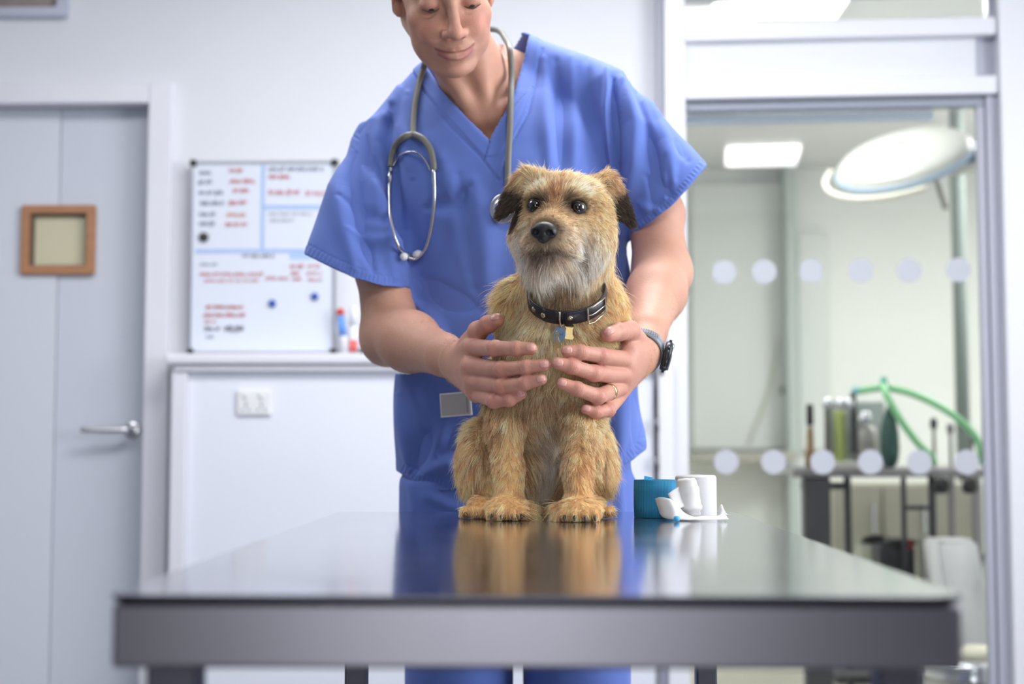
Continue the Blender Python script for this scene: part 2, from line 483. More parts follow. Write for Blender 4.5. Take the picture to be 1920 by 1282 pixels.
st(bm_obj('wall_back', bm, mat('back_wall_paint', (72, 74, 80), 0.8)))
box('floor', -2.9, 3.7, -2.5, DW+.12, -.1, 0, mat('grey_floor', (104, 106, 112), .4, var=.06, vscale=30), kind=S)
box('floor_far', -2.9, 3.7, DW+.12, 9.4, -.1, 0, m_floor, kind=S)
bm = bmesh.new(); add_box(bm, -2.9, 3.7, -2.5, 9.4, ztop, ztop+.1); st(bm_obj('ceiling', bm, m_ceil))
# doorway frame (architrave) and leaf
def xx(px, D=DW): return X(px, D)
fx0, fx1 = X(-300, DW-.02), X(313, DW-.02); ztf = Z(152, DW-.02)
bm = bmesh.new()
add_box(bm, X(268, DW-.02), fx1, DW-.025, DW+.03, 0, ztf, .003)
add_box(bm, fx0, X(268, DW-.02)-.001, DW-.025, DW+.03, Z(190, DW-.02), ztf, .003)
add_box(bm, fx0, fx0+.07, DW-.025, DW+.03, 0, Z(190, DW-.02)-.001, .003)
st(bm_obj('trim_1', bm, m_trim))
# jamb lining set back behind the architrave
bm = bmesh.new()
add_box(bm, xl1-.03, xl1, DW+.031, DW+.119, 0, zt-.001); add_box(bm, xl0, xl0+.03, DW+.031, DW+.119, 0, zt-.001)
add_box(bm, xl0+.031, xl1-.031, DW+.031, DW+.119, zt-.03, zt-.001); st(bm_obj('trim_2', bm, m_trim))
DL = DW+.055
dx0, dx1 = xl0+.033, xl1-.034
door = thing('door_1', (dx1, DL, 0), None, None); door['kind'] = S
# leaf: flat, split where the light changes; lit half painted paler and stepped
xj = X(101, DL)
wx0, wx1, wz0, wz1 = X(50, DL), X(158, DL), Z(500, DL), Z(398, DL)
bm = bmesh.new()
add_box(bm, dx0, xj-.0015, DL, DL+.042, .008, wz0); add_box(bm, dx0, xj-.0015, DL, DL+.042, wz1, zt-.034); add_box(bm, dx0, wx0, DL, DL+.042, wz0, wz1)
bm_obj('leaf_half', bm, mat('door_paint_lit', (212, 216, 226), 0.35), door)
bm = bmesh.new()
add_box(bm, xj+.0015, dx1, DL+.005, DL+.042, .008, wz0); add_box(bm, xj+.0015, dx1, DL+.005, DL+.042, wz1, zt-.034); add_box(bm, wx1, dx1, DL+.005, DL+.042, wz0, wz1)
bm_obj('leaf_half', bm, m_door, door)
# small wood framed vision window in the door
m_oak = mat('oak', (178, 128, 92), 0.45, var=0.15, vscale=18, stretch=(1, 1, 8))
bm = bmesh.new(); frame_ring(bm, X(33, DL), X(172, DL), Z(513, DL), Z(383, DL), DL-.018, DL+.004, .026, .003)
bm_obj('window_frame', bm, m_oak, door, label='oak frame of the small door window')
bm = bmesh.new(); frame_ring(bm, wx0-.001, wx1+.001, wz0-.001, wz1+.001, DL-.006, DL+.02, .009, .001)
bm_obj('glazing_bead', bm, mat('dark_bead', (96, 84, 76), .5), door)
box('pane', wx0+.006, wx1-.006, DL+.008, DL+.013, wz0+.006, wz1-.006, mat('cream_pane', (206, 200, 172), 0.12), door, label='cream obscured glass')
# lever handle
hD = DL-.0; hz = Z(806, hD); hx = X(248, hD)
hm = frame_mtx((hx, DL+.006, hz), (0, -1, 0))
lathe('handle_rose', [(0, 0), (.026, 0), (.026, .006), (.022, .009), (0, .009)], m_chrome, door, 28, hm)
tube('door_handle', [(hx, DL, hz), (hx, DL-.035, hz), (hx-.012, DL-.052, hz), (hx-.05, DL-.056, hz-.001), (X(163, hD), DL-.056, hz)], [.0095, .009, .0095, .0095, .009], m_chrome, door, 14, 6)

# ledge with boxed-in panel below it (wainscot box standing out of the wall)
LY = DW-.13
lx0 = X(330, LY+.03); lx1 = X(1225, LY+.03)
zl0, zl1 = Z(690, LY), Z(662, LY)
st(box('wall_lower', lx0+.035, lx1, LY+.03, DW, 0, zl0, mat('lower_panel', (230, 233, 244), 0.35)))
bm = bmesh.new(); add_box(bm, X(307, LY), lx1+.01, LY-.012, DW, zl0+.012, zl1, .008); add_box(bm, lx0-.004, lx1, LY+.004, DW, zl0-.008, zl0+.011, .004)
st(bm_obj('trim_3', bm, m_trim))
bm = bmesh.new(); add_box(bm, lx0-.012, lx0+.034, LY+.012, DW, 0, zl0-.009, .004); st(bm_obj('trim_4', bm, m_trim))
bm = bmesh.new(); add_box(bm, -2.79, fx0-.002, DW-.016, DW, 0, .1, .004); st(bm_obj('baseboard_end', bm, m_trim))
# double socket on the lower panel
sD = LY+.03
so = thing('wall_socket', (X(475, sD), sD, Z(755, sD)), 'white double wall socket on the pale panel below the ledge', 'socket')
sx0, sx1, sz0, sz1 = X(444, sD), X(508, sD), Z(778, sD), Z(731, sD)
box('face_plate', sx0, sx1, sD-.011, sD, sz0, sz1, m_white, so, .004)
for k in (0, 1):
    cx = sx0+(sx1-sx0)*(.27+.46*k)
    box('socket_switch', cx-.006, cx+.006, sD-.016, sD-.010, sz1-.024, sz1-.008, m_white, so, .001)
    bm = bmesh.new(); add_box(bm, cx-.0025, cx+.0025, sD-.0118, sD-.0112, sz0+.026, sz0+.034)
    add_box(bm, cx-.013, cx-.006, sD-.0118, sD-.0112, sz0+.014, sz0+.018); add_box(bm, cx+.006, cx+.013, sD-.0118, sD-.0112, sz0+.014, sz0+.018)
    bm_obj('pin_holes', bm, m_black, so)

# corner post joint left of the screen
def sD_(px): return 4.22-.055*(px-1290)/590           # the screen stands a touch askew
def sx_(px, off=0): return X(px, sD_(px)+off)
ang = math.atan2(sD_(1880)-sD_(1290), X(1880, sD_(1880))-X(1290, sD_(1290)))
SO = Vector((X(1290, sD_(1290)), sD_(1290), 0)); SM = Matrix.Translation(SO) @ Matrix.Rotation(ang, 4, 'Z')
SL = 1/math.cos(ang)
def u_(px): return (X(px, sD_(px))-SO.x)*SL
def sz_(py): return Z(py, 4.19)
m_alu = mat('lacquered_metal', (230, 231, 238), 0.32)
m_grey = mat('grey_jamb', (176, 178, 192), 0.4)
st(box('trim_5', u_(1250), u_(1290)-.001, -.05, .06, 0, ztop-.001, m_alu, bevel=.004, mtx=SM))
st(box('trim_6', u_(1236), u_(1250)-.001, -.02, .06, 0, ztop-.001, m_grey, bevel=.002, mtx=SM))
st(box('trim_7', u_(1884), u_(2010), -.05, .06, 0, ztop-.001, m_alu, bevel=.004, mtx=SM))
st(box('trim_8', u_(1862), u_(1884)-.001, -.012, .07, 0, sz_(187)-.002, m_grey, bevel=.002, mtx=SM))
st(box('trim_9', u_(1290), u_(1884)-.001, -.03, .06, sz_(78), sz_(46), m_alu, bevel=.004, mtx=SM))
st(box('trim_10', u_(1290), u_(1884)-.001, -.03, .06, sz_(187), sz_(154), m_alu, bevel=.004, mtx=SM))
st(box('wall_over_door', u_(1290), u_(1846), .0, .04, sz_(154)+.001, sz_(78)-.001, m_wall, mtx=SM))
st(box('trim_11', u_(1846)+.001, u_(1884)-.001, .012, .06, sz_(154)+.001, sz_(78)-.001, m_grey, mtx=SM))
st(box('trim_12', u_(1290), u_(1884)-.001, -.03, .06, sz_(-35), sz_(-10), m_alu, bevel=.004, mtx=SM))
st(box('trim_13', u_(1872), u_(1884)-.001, .0, .06, sz_(46)+.001, sz_(-10)-.001, m_grey, mtx=SM))
st(box('window_1', u_(1291), u_(1871), .02, .026, sz_(46)+.001, sz_(-10)-.001, m_glass, mtx=SM))
# glass door with stiles, top rail and rows of round frosted dots
gd = thing('door_2', (SO.x+.3, SO.y, 0), None, None); gd['kind'] = S
ztg = sz_(206)
def gbox(name, a, b, y0, y1, z0, z1, m, **k): return box(name, u_(a), u_(b), y0, y1, z0, z1, m, gd, mtx=SM, **k)
gbox('door_stile', 1846, 1861, .0, .036, .01, ztg, m_grey, bevel=.002)
gbox('top_rail', 1292, 1861, .0, .045, ztg+.001, sz_(189), mat('track_grey', (150, 156, 170), .4), bevel=.002)
gbox('door_track', 1292, 1770, .05, .09, sz_(222), sz_(206), mat('track_blue', (196, 208, 226), .35), bevel=.002)
gbox('pane', 1291, 1845.5, .014, .022, .01, ztg-.001, m_glass)
m_dot = mat('frosted_dot', (190, 193, 202), 0.6)
for row, (py, xs_) in enumerate(((508, (1362, 1438, 1527, 1621, 1713, 1806)), (866, (1362, 1451, 1543, 1633, 1725, 1814)))):
    for px in xs_:
        c = SM @ Vector((u_(px), .0135, sz_(py)))
        lathe('frosted_dot', [(0, 0), (.036, 0), (.036, .0008), (0, .0008)], m_dot, gd, 32, frame_mtx(c, SM.to_3x3() @ Vector((0, -1, 0))), smooth=False)
# hinge side: slim white box with dark keyhole and hinges on the post
hb = thing('door_closer_box', (X(1247, 4.15), 4.15, sz_(880)), 'slim white lock housing with a dark slot on the post beside the glass door', 'lock')
box('housing', X(1234, 4.14), X(1262, 4.14), 4.12, 4.165, Z(905, 4.14), Z(663, 4.14), m_white, hb, .006)
box('key_slot', X(1238.5, 4.12), X(1245.5, 4.12), 4.1185, 4.122, Z(704, 4.12), Z(688, 4.12), m_black, hb)
for py in (796, 868):
    o = thing('hinge', (X(1231, 4.13), 4.13, Z(py, 4.13)), f'small steel hinge on the wall edge, {"upper" if py < 800 else "lower"} of the two beside the lock housing', 'hinge')
    lathe('knuckle', [(0, -.02), (.006, -.02), (.006, .02), (0, .02)], mat('hinge_steel', (130, 130, 140), .4, .9), o, 12, Matrix.Translation((X(1231, 4.12), 4.12, Z(py, 4.12))))
    box('hinge_leaf', X(1231, 4.13)-.002, X(1231, 4.13)+.012, 4.125, 4.13, Z(py, 4.13)-.02, Z(py, 4.13)+.02, m_steel, o)

# ---------------------------------------------------------------- room beyond the glass
DB = 9.0
rx0, rx1 = 0.25, 3.6
bm = bmesh.new(); add_box(bm, rx0, rx1, DB, DB+.1, 0, ztop); st(bm_obj('wall_far', bm, m_green))
st(box('wall_far_left', rx0-.1, rx0, DW+.12, DB+.1, 0, ztop, m_green))
st(box('wall_far_right', rx1, rx1+.1, DW, DB+.1, 0, ztop, m_green))
# pier, wall panels and pipes on the far wall
bx = lambda n, a, b, y0, y1, t, bo, m, **k: st(box(n, X(a, y0), X(b, y0), y0, y1, Z(bo, y0), Z(t, y0), m, **k))
bx('trim_14', 1478, 1500, 8.75, DB-.002, 232, 1220, mat('pier_grey', (188, 196, 194), .5), bevel=.01)
bx('trim_15', 1300, 1476, 8.92, DB-.002, 345, 842, mat('panel_white', (222, 226, 224), .4), bevel=.006)
bx('trim_16', 1500.5, 1560, 8.92, DB-.002, 440, 842, mat('panel_white', (222, 226, 224), .4), bevel=.006)
bx('trim_17', 1300, 1492, 8.5, DB-.004, 846, 866, mat('bench_edge', (168, 166, 158), .4), bevel=.004)
pp = tube('wall_pipe', [(X(1806, 6.6), 6.6, 0.0), (X(1806, 6.6), 6.6, 2.698)], .032, mat('pipe_grey', (128, 136, 134), .85, spec=.2), seg=14, smooth_path=False)
tag(pp, 'grey vertical pipe on the far wall behind the glass door', 'pipe')
# ceiling light panels (the one seen through the top window, and others)
m_panel = mat('panel_diffuser', (255, 255, 255), .6, emis=(255, 255, 252), estr=2.2)
def ceil_light(x0, x1, y0, y1, label):
    t = thing('ceiling_light', ((x0+x1)/2, (y0+y1)/2, ztop-.03), label, 'ceiling light')
    bm = bmesh.new(); z0, z1 = ztop-.03, ztop-.001; w = .02
    add_box(bm, x0-w, x0, y0-w, y1+w, z0, z1); add_box(bm, x1, x1+w, y0-w, y1+w, z0, z1); add_box(bm, x0, x1, y0-w, y0, z0, z1); add_box(bm, x0, x1, y1, y1+w, z0, z1)
    bm_obj('light_frame', bm, m_white, t); box('diffuser', x0+.001, x1-.001, y0+.001, y1-.001, ztop-.02, z1, m_panel, t)
ceil_light(X(1335, 5.65), X(1578, 5.65), 4.85, 5.65, 'square ceiling light panel seen through the top window, over the far room')
ceil_light(-.5, .7, 2.45, 3.05, 'ceiling light panel over the man and the end wall')
ceil_light(.61, 1.03, -.2, .4, 'small ceiling light panel mirrored in the glass door')

# operating lamp: tilted white disc with rim, yoke, arm and handle
LD = 5.6
lc = Vector(P(1693, 298, LD)); lt = thing('operating_lamp', lc, 'large round white operating lamp on an arm behind the glass door', 'lamp')
m_lamp = mat('lamp_shell', (180, 181, 177), .35); m_rim = mat('lamp_rim', (150, 168, 190), .4)
nrm = Vector((-.30, -.42, .78)).normalized()
LM = frame_mtx(lc, nrm, (1, 0, .28))
lathe('lamp_dome', [(.265, -.015), (.262, .012), (.235, .034), (.17, .055), (.09, .064), (0, .066)], m_lamp, lt, 40, LM)
lathe('lamp_rim', [(0, -.03), (.255, -.03), (.272, -.022), (.274, -.008), (.266, 0), (0, 0)], m_rim, lt, 40, LM)
lathe('dome_seam', [(.0, .0655), (.02, .0675), (.0, .068)], m_lamp, lt, 16, LM)
bm = bmesh.new(); add_box(bm, -.25, .25, -.006, .006, .028, .034, .002, LM @ Matrix.Rotation(R(25), 4, 'Z')); 
bm_obj('seam_rib', bm, mat('lamp_seam', (208, 208, 200), .5), lt)
# loop handle round the left edge
pts = [LM @ Vector((.315*math.cos(a), .315*math.sin(a), -.02)) for a in np.linspace(R(140), R(265), 9)]
tube('grab_rail', pts, .011, mat('lamp_cream', (216, 212, 200), .4), lt, 10, 4)
arm0 = Vector(P(1786, 318, LD-.05)); arm1 = Vector(P(1850, 300, LD-.02)); arm2 = Vector(P(2080, 262, LD+.1))
tube('lamp_arm', [arm0, arm1, (arm1+arm2)/2, arm2], .03, m_lamp, lt, 12, 4)
tube('drop_rod', [arm2, arm2+Vector((0, 0, .1)), Vector((arm2.x, arm2.y, ztop-.001))], .03, m_lamp, lt, 12, 2)
cm = frame_mtx(P(1812, 300, LD-.10), (-.1, -1, .15), (1, 0, .25))
bm = bmesh.new(); add_box(bm, -.075, .075, -.036, .036, -.03, .02, .012, cm); bm_obj('control_head', bm, m_lamp, lt)
bm = bmesh.new(); add_box(bm, -.045, .035, -.02, .02, .021, .024, .001, cm); bm_obj('control_display', bm, mat('display_blue', (58, 76, 120), .2), lt, label='dark blue control display')
tube('handle_grip', [P(1757, 340, LD-.02), P(1764, 362, LD-.04), P(1773, 390, LD-.07)], [.011, .013, .012], mat('grip_grey', (164, 162, 152), .5), lt, 10, 4)

# steel trolley
TD0, TD1 = 4.95, 5.5
tz = Z(878, TD0)
tr = thing('instrument_trolley', (X(1690, TD0), (TD0+TD1)/2, 0), 'steel trolley table behind the glass door carrying gas equipment', 'trolley')
tx0, tx1 = X(1487, TD0), X(1905, TD0)
m_tst = mat('trolley_steel', (142, 138, 140), .35, .8)
box('table_top', tx0, tx1, TD0, TD1, tz-.03, tz, m_tst, tr, .006)
m_dk = mat('dark_frame', (62, 62, 66), .5)
for px, w, d in ((1528, .045, TD0+.04), (1587, .012, TD0+.1), (1692, .009, TD0+.045), (1745, .012, TD0+.05), (1781, .012, TD0+.3), (1828, .014, TD0+.06)):
    box('trolley_leg', X(px, d)-w, X(px, d)+w, d-w*.7, d+w*.7, .0 if w < .04 else .0, tz-.031, m_dk if px < 1760 else m_tst, tr, .003)
bm = bmesh.new(); add_box(bm, X(1500, TD0+.1), X(1590, TD0+.1), TD0+.09, TD0+.11, tz-.075, tz-.05, .003); bm_obj('cross_bar', bm, m_dk, tr)
bm = bmesh.new(); add_box(bm, X(1692, TD0+.08), X(1745, TD0+.08), TD0+.07, TD0+.09, Z(957, TD0), Z(949, TD0), .003); bm_obj('cross_bar', bm, m_dk, tr)
bm = bmesh.new(); add_box(bm, tx0+.1, tx1-.02, TD0+.03, TD1-.03, .16, .185, .004); bm_obj('lower_shelf', bm, m_tst, tr)
for px in (1765, 1818):
    lathe('clamp_knob', [(0, -.03), (.02, -.03), (.028, -.012), (.022, .012), (.012, .03), (0, .03)], m_black, tr, 16, Matrix.Translation(P(px, 908, TD0-.03)))

# equipment standing on the trolley
def onT(px, d): return Vector((X(px, d), d, tz))
def cyl(name, px, D, py_top, r, prof, m, par, seg=20, z0=None):
    z0 = tz if z0 is None else z0
    h = Z(py_top, D, px)-z0
    return lathe(name, [(a*r, b*h) for a, b in prof], m, par, seg, Matrix.Translation((X(px, D), D, z0)))
CYL = [(0, 0), (1, 0), (1, .97), (.9, 1), (0, 1)]
gm = thing('gas_machine', onT(1600, 5.2), 'anaesthetic gas unit with glass tubes and silver knobs on the trolley', 'medical device')
m_unit = mat('unit_cream', (208, 208, 200), .4)
box('back_panel', X(1553, 5.24), X(1660, 5.24), 5.24, 5.28, tz+.02, Z(752, 5.24), mat('unit_clear', (190, 196, 194), .25), gm, .006)
box('base', X(1545, 5.12), X(1668, 5.12), 5.12, 5.32, tz+.001, tz+.022, m_unit, gm, .004)
cyl('flow_tube', 1552, 5.2, 760, .012, CYL, mat('tube_grey', (120, 118, 112), .25), gm, z0=tz+.022)
cyl('flow_tube', 1575, 5.2, 770, .021, CYL, mat('tube_yellow', (176, 190, 112), .3), gm, z0=tz+.022, ).__setitem__('label', 'yellow-green gas tube')
for px, py, r in ((1551, 756, .022), (1575, 757, .022), (1592, 757, .02), (1620, 784, .028)):
    c = P(px, py, 5.15); lathe('silver_knob', [(0, -r), (r*.7, -r*.8), (r, 0), (r*.7, r*.8), (0, r)], m_chrome, gm, 16, Matrix.Translation(c))
cyl('dark_tube', 1547, 5.21, 845, .014, CYL, m_dk, gm, z0=tz+.022)
cyl('vaporiser', 1620, 5.2, 800, .045, [(0, 0), (.8, 0), (.8, .3), (1, .35), (1, .9), (.8, 1), (0, 1)], mat('vap_grey', (176, 172, 166), .3, .3), gm, z0=tz+.022)
box('gauge_arm', X(1598, 5.17), X(1606, 5.17), 5.16, 5.2, tz+.05, Z(735, 5.17), m_dk, gm, .003)
bb = cyl('breathing_bag', 1668, 5.06, 762, .034, [(0, 0), (.5, .01), (.85, .12), (1, .3), (.95, .55), (.7, .8), (.35, .95), (.25, 1), (0, 1)], mat('bag_green', (44, 78, 72), .4), None)
tag(bb, 'dark green rubber breathing bag upright on the trolley', 'bag')
for px, D, c, nm, lb, top in ((1519, 5.15, (110, 84, 60), 'amber_bottle', 'brown bottle with black cap at the left end of the trolley', 760),):
    t = thing('bottle', onT(px, D), lb, 'bottle')
    cyl('bottle_body', px, D, 800, .019, [(0, 0), (1, 0), (1, .35), (.7, .42), (.6, .9), (.5, 1), (0, 1)], mat('amber', (132, 98, 60), .3), t)
    cyl('bottle_cap', px, D, 758, .013, CYL, m_black, t, z0=Z(798, D, px))
for k, (px, py) in enumerate(((1751, 797), (1782, 806), (1822, 826))):
    D = 5.25; t = thing('stand_valve', onT(px, D), ('dark valve on a thin stem', 'grey valve on a short stem', 'low grey valve at the right')[k]+' between the green hoses', 'valve')
    cyl('valve_stem', px, D, py, .006, CYL, m_tst, t)
    cyl('valve_head', px, D, py-14, .014, [(0, 0), (.7, .05), (1, .4), (.9, .8), (.5, 1), (0, 1)], m_dk if k == 0 else m_tst, t, z0=Z(py+8, D, px))
m_hose = mat('green_hose', (140, 206, 150), .4)
def hose(name, pts, r, lb):
    o = tube(name, [P(a, b, d) for a, b, d in pts], r, m_hose, None, 12, 12); tag(o, lb, 'hose')
    me = o.data
hose('breathing_hose', [(1608, 733, 5.15), (1640, 728, 5.12), (1668, 728, 5.1), (1710, 738, 5.08), (1758, 760, 5.06), (1800, 788, 5.05), (1828, 818, 5.05), (1838, 846, 5.06), (1838, 868, 5.1)], .0125, 'green hose arching to the right over the trolley')
hose('breathing_hose', [(1655, 722, 5.07), (1664, 745, 5.03), (1690, 790, 5.02), (1722, 832, 5.02), (1745, 854, 5.03), (1752, 868, 5.05)], .0125, 'green hose running steeply down to the trolley top')
wc = thing('hose_connector', P(1659, 718, 5.08), 'turquoise connector at the crest of the green hoses', 'connector')
lathe('connector_body', [(0, -.02), (.016, -.02), (.018, .0), (.012, .012), (.012, .03), (0, .03)], mat('connector_teal', (90, 168, 150), .4), wc, 16, Matrix.Translation(P(1657, 722, 5.08)))
lathe('connector_end', [(0, -.02), (.014, -.02), (.014, .02), (0, .02)], mat('connector_blue', (130, 190, 196), .4), wc, 16, frame_mtx(P(1609, 732, 5.15), (1, 0, .1)))
# under the trolley
bg = lathe('soda_jar', [(0, 0), (.078, 0), (.085, .02), (.085, .13), (.07, .15), (.07, .16), (0, .16)], mat('jar_green', (104, 160, 124), .25, var=.3, vscale=20), None, 28, Matrix.Translation((X(1612, 5.32), 5.32, .186)))
tag(bg, 'green canister on the lower trolley shelf', 'canister')
shelf2 = st  # noqa
jr = thing('storage_jar', (X(1640, 5.25), 5.25, Z(1010, 5.25)), 'pale clear tub with a dark lid under the trolley top', 'tub')
zj = .187+.16
lathe('tub_body', [(0, 0), (.062, 0), (.075, .03), (.075, .24), (.068, .25), (0, .25)], mat('tub_clear', (196, 198, 180), .2), jr, 28, Matrix.Translation((X(1640, 5.25), 5.25, zj)))
lathe('tub_lid', [(0, 0), (.055, 0), (.05, .02), (.02, .03), (0, .03)], m_black, jr, 20, Matrix.Translation((X(1640, 5.25), 5.25, zj+.25)))
bk = thing('vacuum_unit', (X(1690, 5.05), 5.05, .186), 'black box with a red ring dial under the trolley', 'machine')
bz1 = Z(1012, 5.0)
box('housing', X(1650, 5.0), X(1718, 5.0), 5.035, 5.17, .187, bz1-.02, mat('box_dark', (52, 50, 56), .5), bk, .012)
box('housing_top', X(1668, 5.0), X(1720, 5.0), 5.025, 5.15, bz1-.019, bz1, mat('box_dark', (52, 50, 56), .5), bk, .008)
tube('red_dial', [Vector(P(1701, 1021, 5.02))+Vector((.014*math.cos(a), 0, .014*math.sin(a))) for a in np.linspace(0, 2*math.pi, 13)[:-1]], .0035, mat('red_ring', (190, 62, 72), .4), bk, 8, 2, True)
# low beige cabinet standing behind the trolley
CB = 5.75; cz = Z(906, CB)
cbt = thing('storage_cabinet', (X(1700, CB), CB+.2, 0), 'low beige storage cabinet on the floor behind the steel trolley', 'cabinet')
m_cab = mat('cabinet_beige', (176, 173, 158), .5, var=.05, vscale=6)
cx0, cx1 = X(1558, CB), X(1842, CB)
box('carcass', cx0, cx1, CB+.02, CB+.42, .04, cz, m_cab, cbt, .004)
box('plinth', cx0+.02, cx1-.02, CB+.04, CB+.40, 0, .039, m_dk, cbt)
wd_ = (cx1-cx0)/3
for k in range(3):
    dr = box('door', cx0+k*wd_+.004, cx0+(k+1)*wd_-.004, CB, CB+.019, .05, cz-.008, m_cab, cbt, .003)
    box('door_handle', cx0+(k+1)*wd_-.045, cx0+(k+1)*wd_-.033, CB-.02, CB-.001, cz-.20, cz-.08, m_chrome, dr, .003)
# white bin housing and pedal bin
wb = thing('white_console', (X(1805, 4.75), 4.8, 0), 'tall tapering white console with a black grip, behind the glass door', 'machine')
bm = bmesh.new()
a0, a1, b0, b1 = X(1752, 4.7), X(1832, 4.7), X(1800, 4.7), X(1872, 4.7)
zt1 = Z(1012, 4.7); zb = .0
vs = [bm.verts.new(v) for v in [(b0-.02, 4.68, zb), (b1+.02, 4.68, zb), (b1+.02, 4.9, zb), (b0-.02, 4.9, zb), (a0, 4.72, zt1), (a1, 4.72, zt1), (a1, 4.88, zt1), (a0, 4.88, zt1)]]
for f in ((0, 3, 2, 1), (4, 5, 6, 7), (0, 1, 5, 4), (1, 2, 6, 5), (2, 3, 7, 6), (3, 0, 4, 7)): bm.faces.new([vs[i] for i in f])
bmesh.ops.bevel(bm, geom=list(bm.edges), offset=.012, segments=3, affect='EDGES')
bm_obj('shell', bm, mat('console_white', (214, 214, 216), .35), wb, True)
box('back_column', X(1728, 4.9), X(1756, 4.9), 4.9, 4.98, 0, Z(1008, 4.9), mat('column_grey', (150, 148, 142), .5), wb, .006)
tube('grip', [P(1846, 1038, 4.66), P(1853, 1060, 4.66), P(1861, 1084, 4.67)], [.010, .012, .010], m_black, wb, 10, 4)
tube('cable', [P(1872, 1030, 4.75), P(1876, 1075, 4.72), P(1868, 1110, 4.7), P(1858, 1120, 4.72)], .006, mat('cable_grey', (148, 150, 152), .5), wb, 8, 6)
pb = thing('pedal_bin', (X(1810, 4.45), 4.5, 0), 'steel waste bin with polished rim at the foot of the glass door', 'bin')
PD = 4.48; bx_ = X(1812, PD); pr = X(1905, PD)-bx_
zb1 = Z(1243, PD-pr)
PM = Matrix.Translation((bx_, PD, 0))
lathe('bin_body', [(0, 0), (pr*.95, 0), (pr*.98, .02), (pr*.98, zb1-.062), (0, zb1-.062)], mat('bin_steel', (186, 184, 178), .3, .5), pb, 40, PM)
lathe('bin_rim', [(0, zb1-.06), (pr, zb1-.06), (pr*1.01, zb1-.05), (pr*.97, zb1-.036), (pr*1.0, zb1-.022), (pr*.98, zb1-.004), (pr*.9, zb1), (0, zb1)], m_chrome, pb, 40, PM)
lathe('bin_liner', [(0, zb1+.001), (pr*.5, zb1+.001), (pr*.42, zb1+.02), (pr*.25, zb1+.033), (0, zb1+.036)], mat('liner_cream', (222, 216, 196), .6), pb, 20, PM @ Matrix.Translation((.02, 0, 0)))

# cable and item on the far wall
cb = thing('pull_cord', P(1476, 700, 8.7), 'black round wall knob with a thin beige cord on the far white panel', 'switch')
lathe('knob', [(0, 0), (.03, 0), (.028, .03), (0, .034)], m_black, cb, 16, frame_mtx((X(1474, 8.9), 8.919, Z(732, 8.9)), (0, -1, 0)))
tube('cord', [(X(1462, 8.9), 8.9, Z(640, 8.9)), (X(1440, 8.9), 8.9, Z(740, 8.9)), (X(1405, 8.9), 8.9, Z(830, 8.9))], .006, mat('cord_beige', (206, 200, 184), .6), cb, 8, 6)

# framed panel, top left over the door
fp = thing('wall_frame', (X(50, DW), DW-.02, Z(20, DW)), 'silver framed picture cut off at the top left above the door', 'picture frame')
px0, px1, pz0, pz1 = X(-190, DW-.02), X(107, DW-.02), Z(27, DW-.02), Z(-170, DW-.02)
bm = bmesh.new(); frame_ring(bm, px0, px1, pz0, pz1, DW-.03, DW-.001, .03, .004); bm_obj('picture_border', bm, mat('silver_frame', (190, 194, 210), .35, .3), fp)
box('picture_sheet', px0+.028, px1-.028, DW-.014, DW-.004, pz0+.028, pz1-.028, mat('sheet_brown', (146, 136, 130), .6, var=.2, vscale=14), fp)

# ---------------------------------------------------------------- whiteboard
WD = DW-.045
wbd = thing('whiteboard', (X(487, WD), WD, zl1), 'whiteboard with blue lines and red and grey handwriting, standing on the ledge', 'whiteboard')
bx0, bx1, bz0, bz1 = X(351, WD), X(627, WD), zl1+.003, Z(300, WD)
tilt = 0
box('board_face', bx0+.004, bx1-.004, WD, WD+.012, bz0+.004, bz1-.004, mat('board_white', (222, 228, 240), .22), wbd)
bm = bmesh.new(); frame_ring(bm, bx0, bx1, bz0, bz1, WD-.006, WD+.014, .0075, .001)
bm_obj('board_frame', bm, mat('board_alu', (184, 186, 196), .35, .6), wbd)
for cx in (bx0, bx1):
    for cz in (bz0, bz1):
        bm = bmesh.new(); add_box(bm, cx-.004 if cx == bx0 else cx-.016, cx+.016 if cx == bx0 else cx+.004, WD-.009, WD+.016, max(cz-.004, zl1+.001) if cz == bz0 else cz-.016, cz+.016 if cz == bz0 else cz+.004, .003)
        bm_obj('corner_cap', bm, m_black, wbd)
m_tape = mat('blue_tape', (168, 192, 232), .4)
def wrect(name, a, b, t, bo, m, th=.0008): return box(name, X(a, WD), X(b, WD), WD-th-.0002, WD-.0002, Z(bo, WD), Z(t, WD), m, wbd)
wrect('blue_line', 484, 491, 307, 465, m_tape); wrect('blue_line', 361, 622, 465.5, 473, m_tape)
wrect('blue_line', 491.5, 622, 383, 391, m_tape); wrect('blue_line', 540, 622, 473.5, 485, mat('blue_patch', (176, 202, 248), .4))
m_ink = {'r': mat('ink_red', (224, 112, 112), .5), 'p': mat('ink_pink', (232, 156, 166), .5), 'g': mat('ink_grey', (142, 146, 164), .5),
         'o': mat('ink_orange', (232, 150, 110), .5), 'd': mat('ink_dark', (112, 112, 124), .5)}
rr = np.random.default_rng(3)
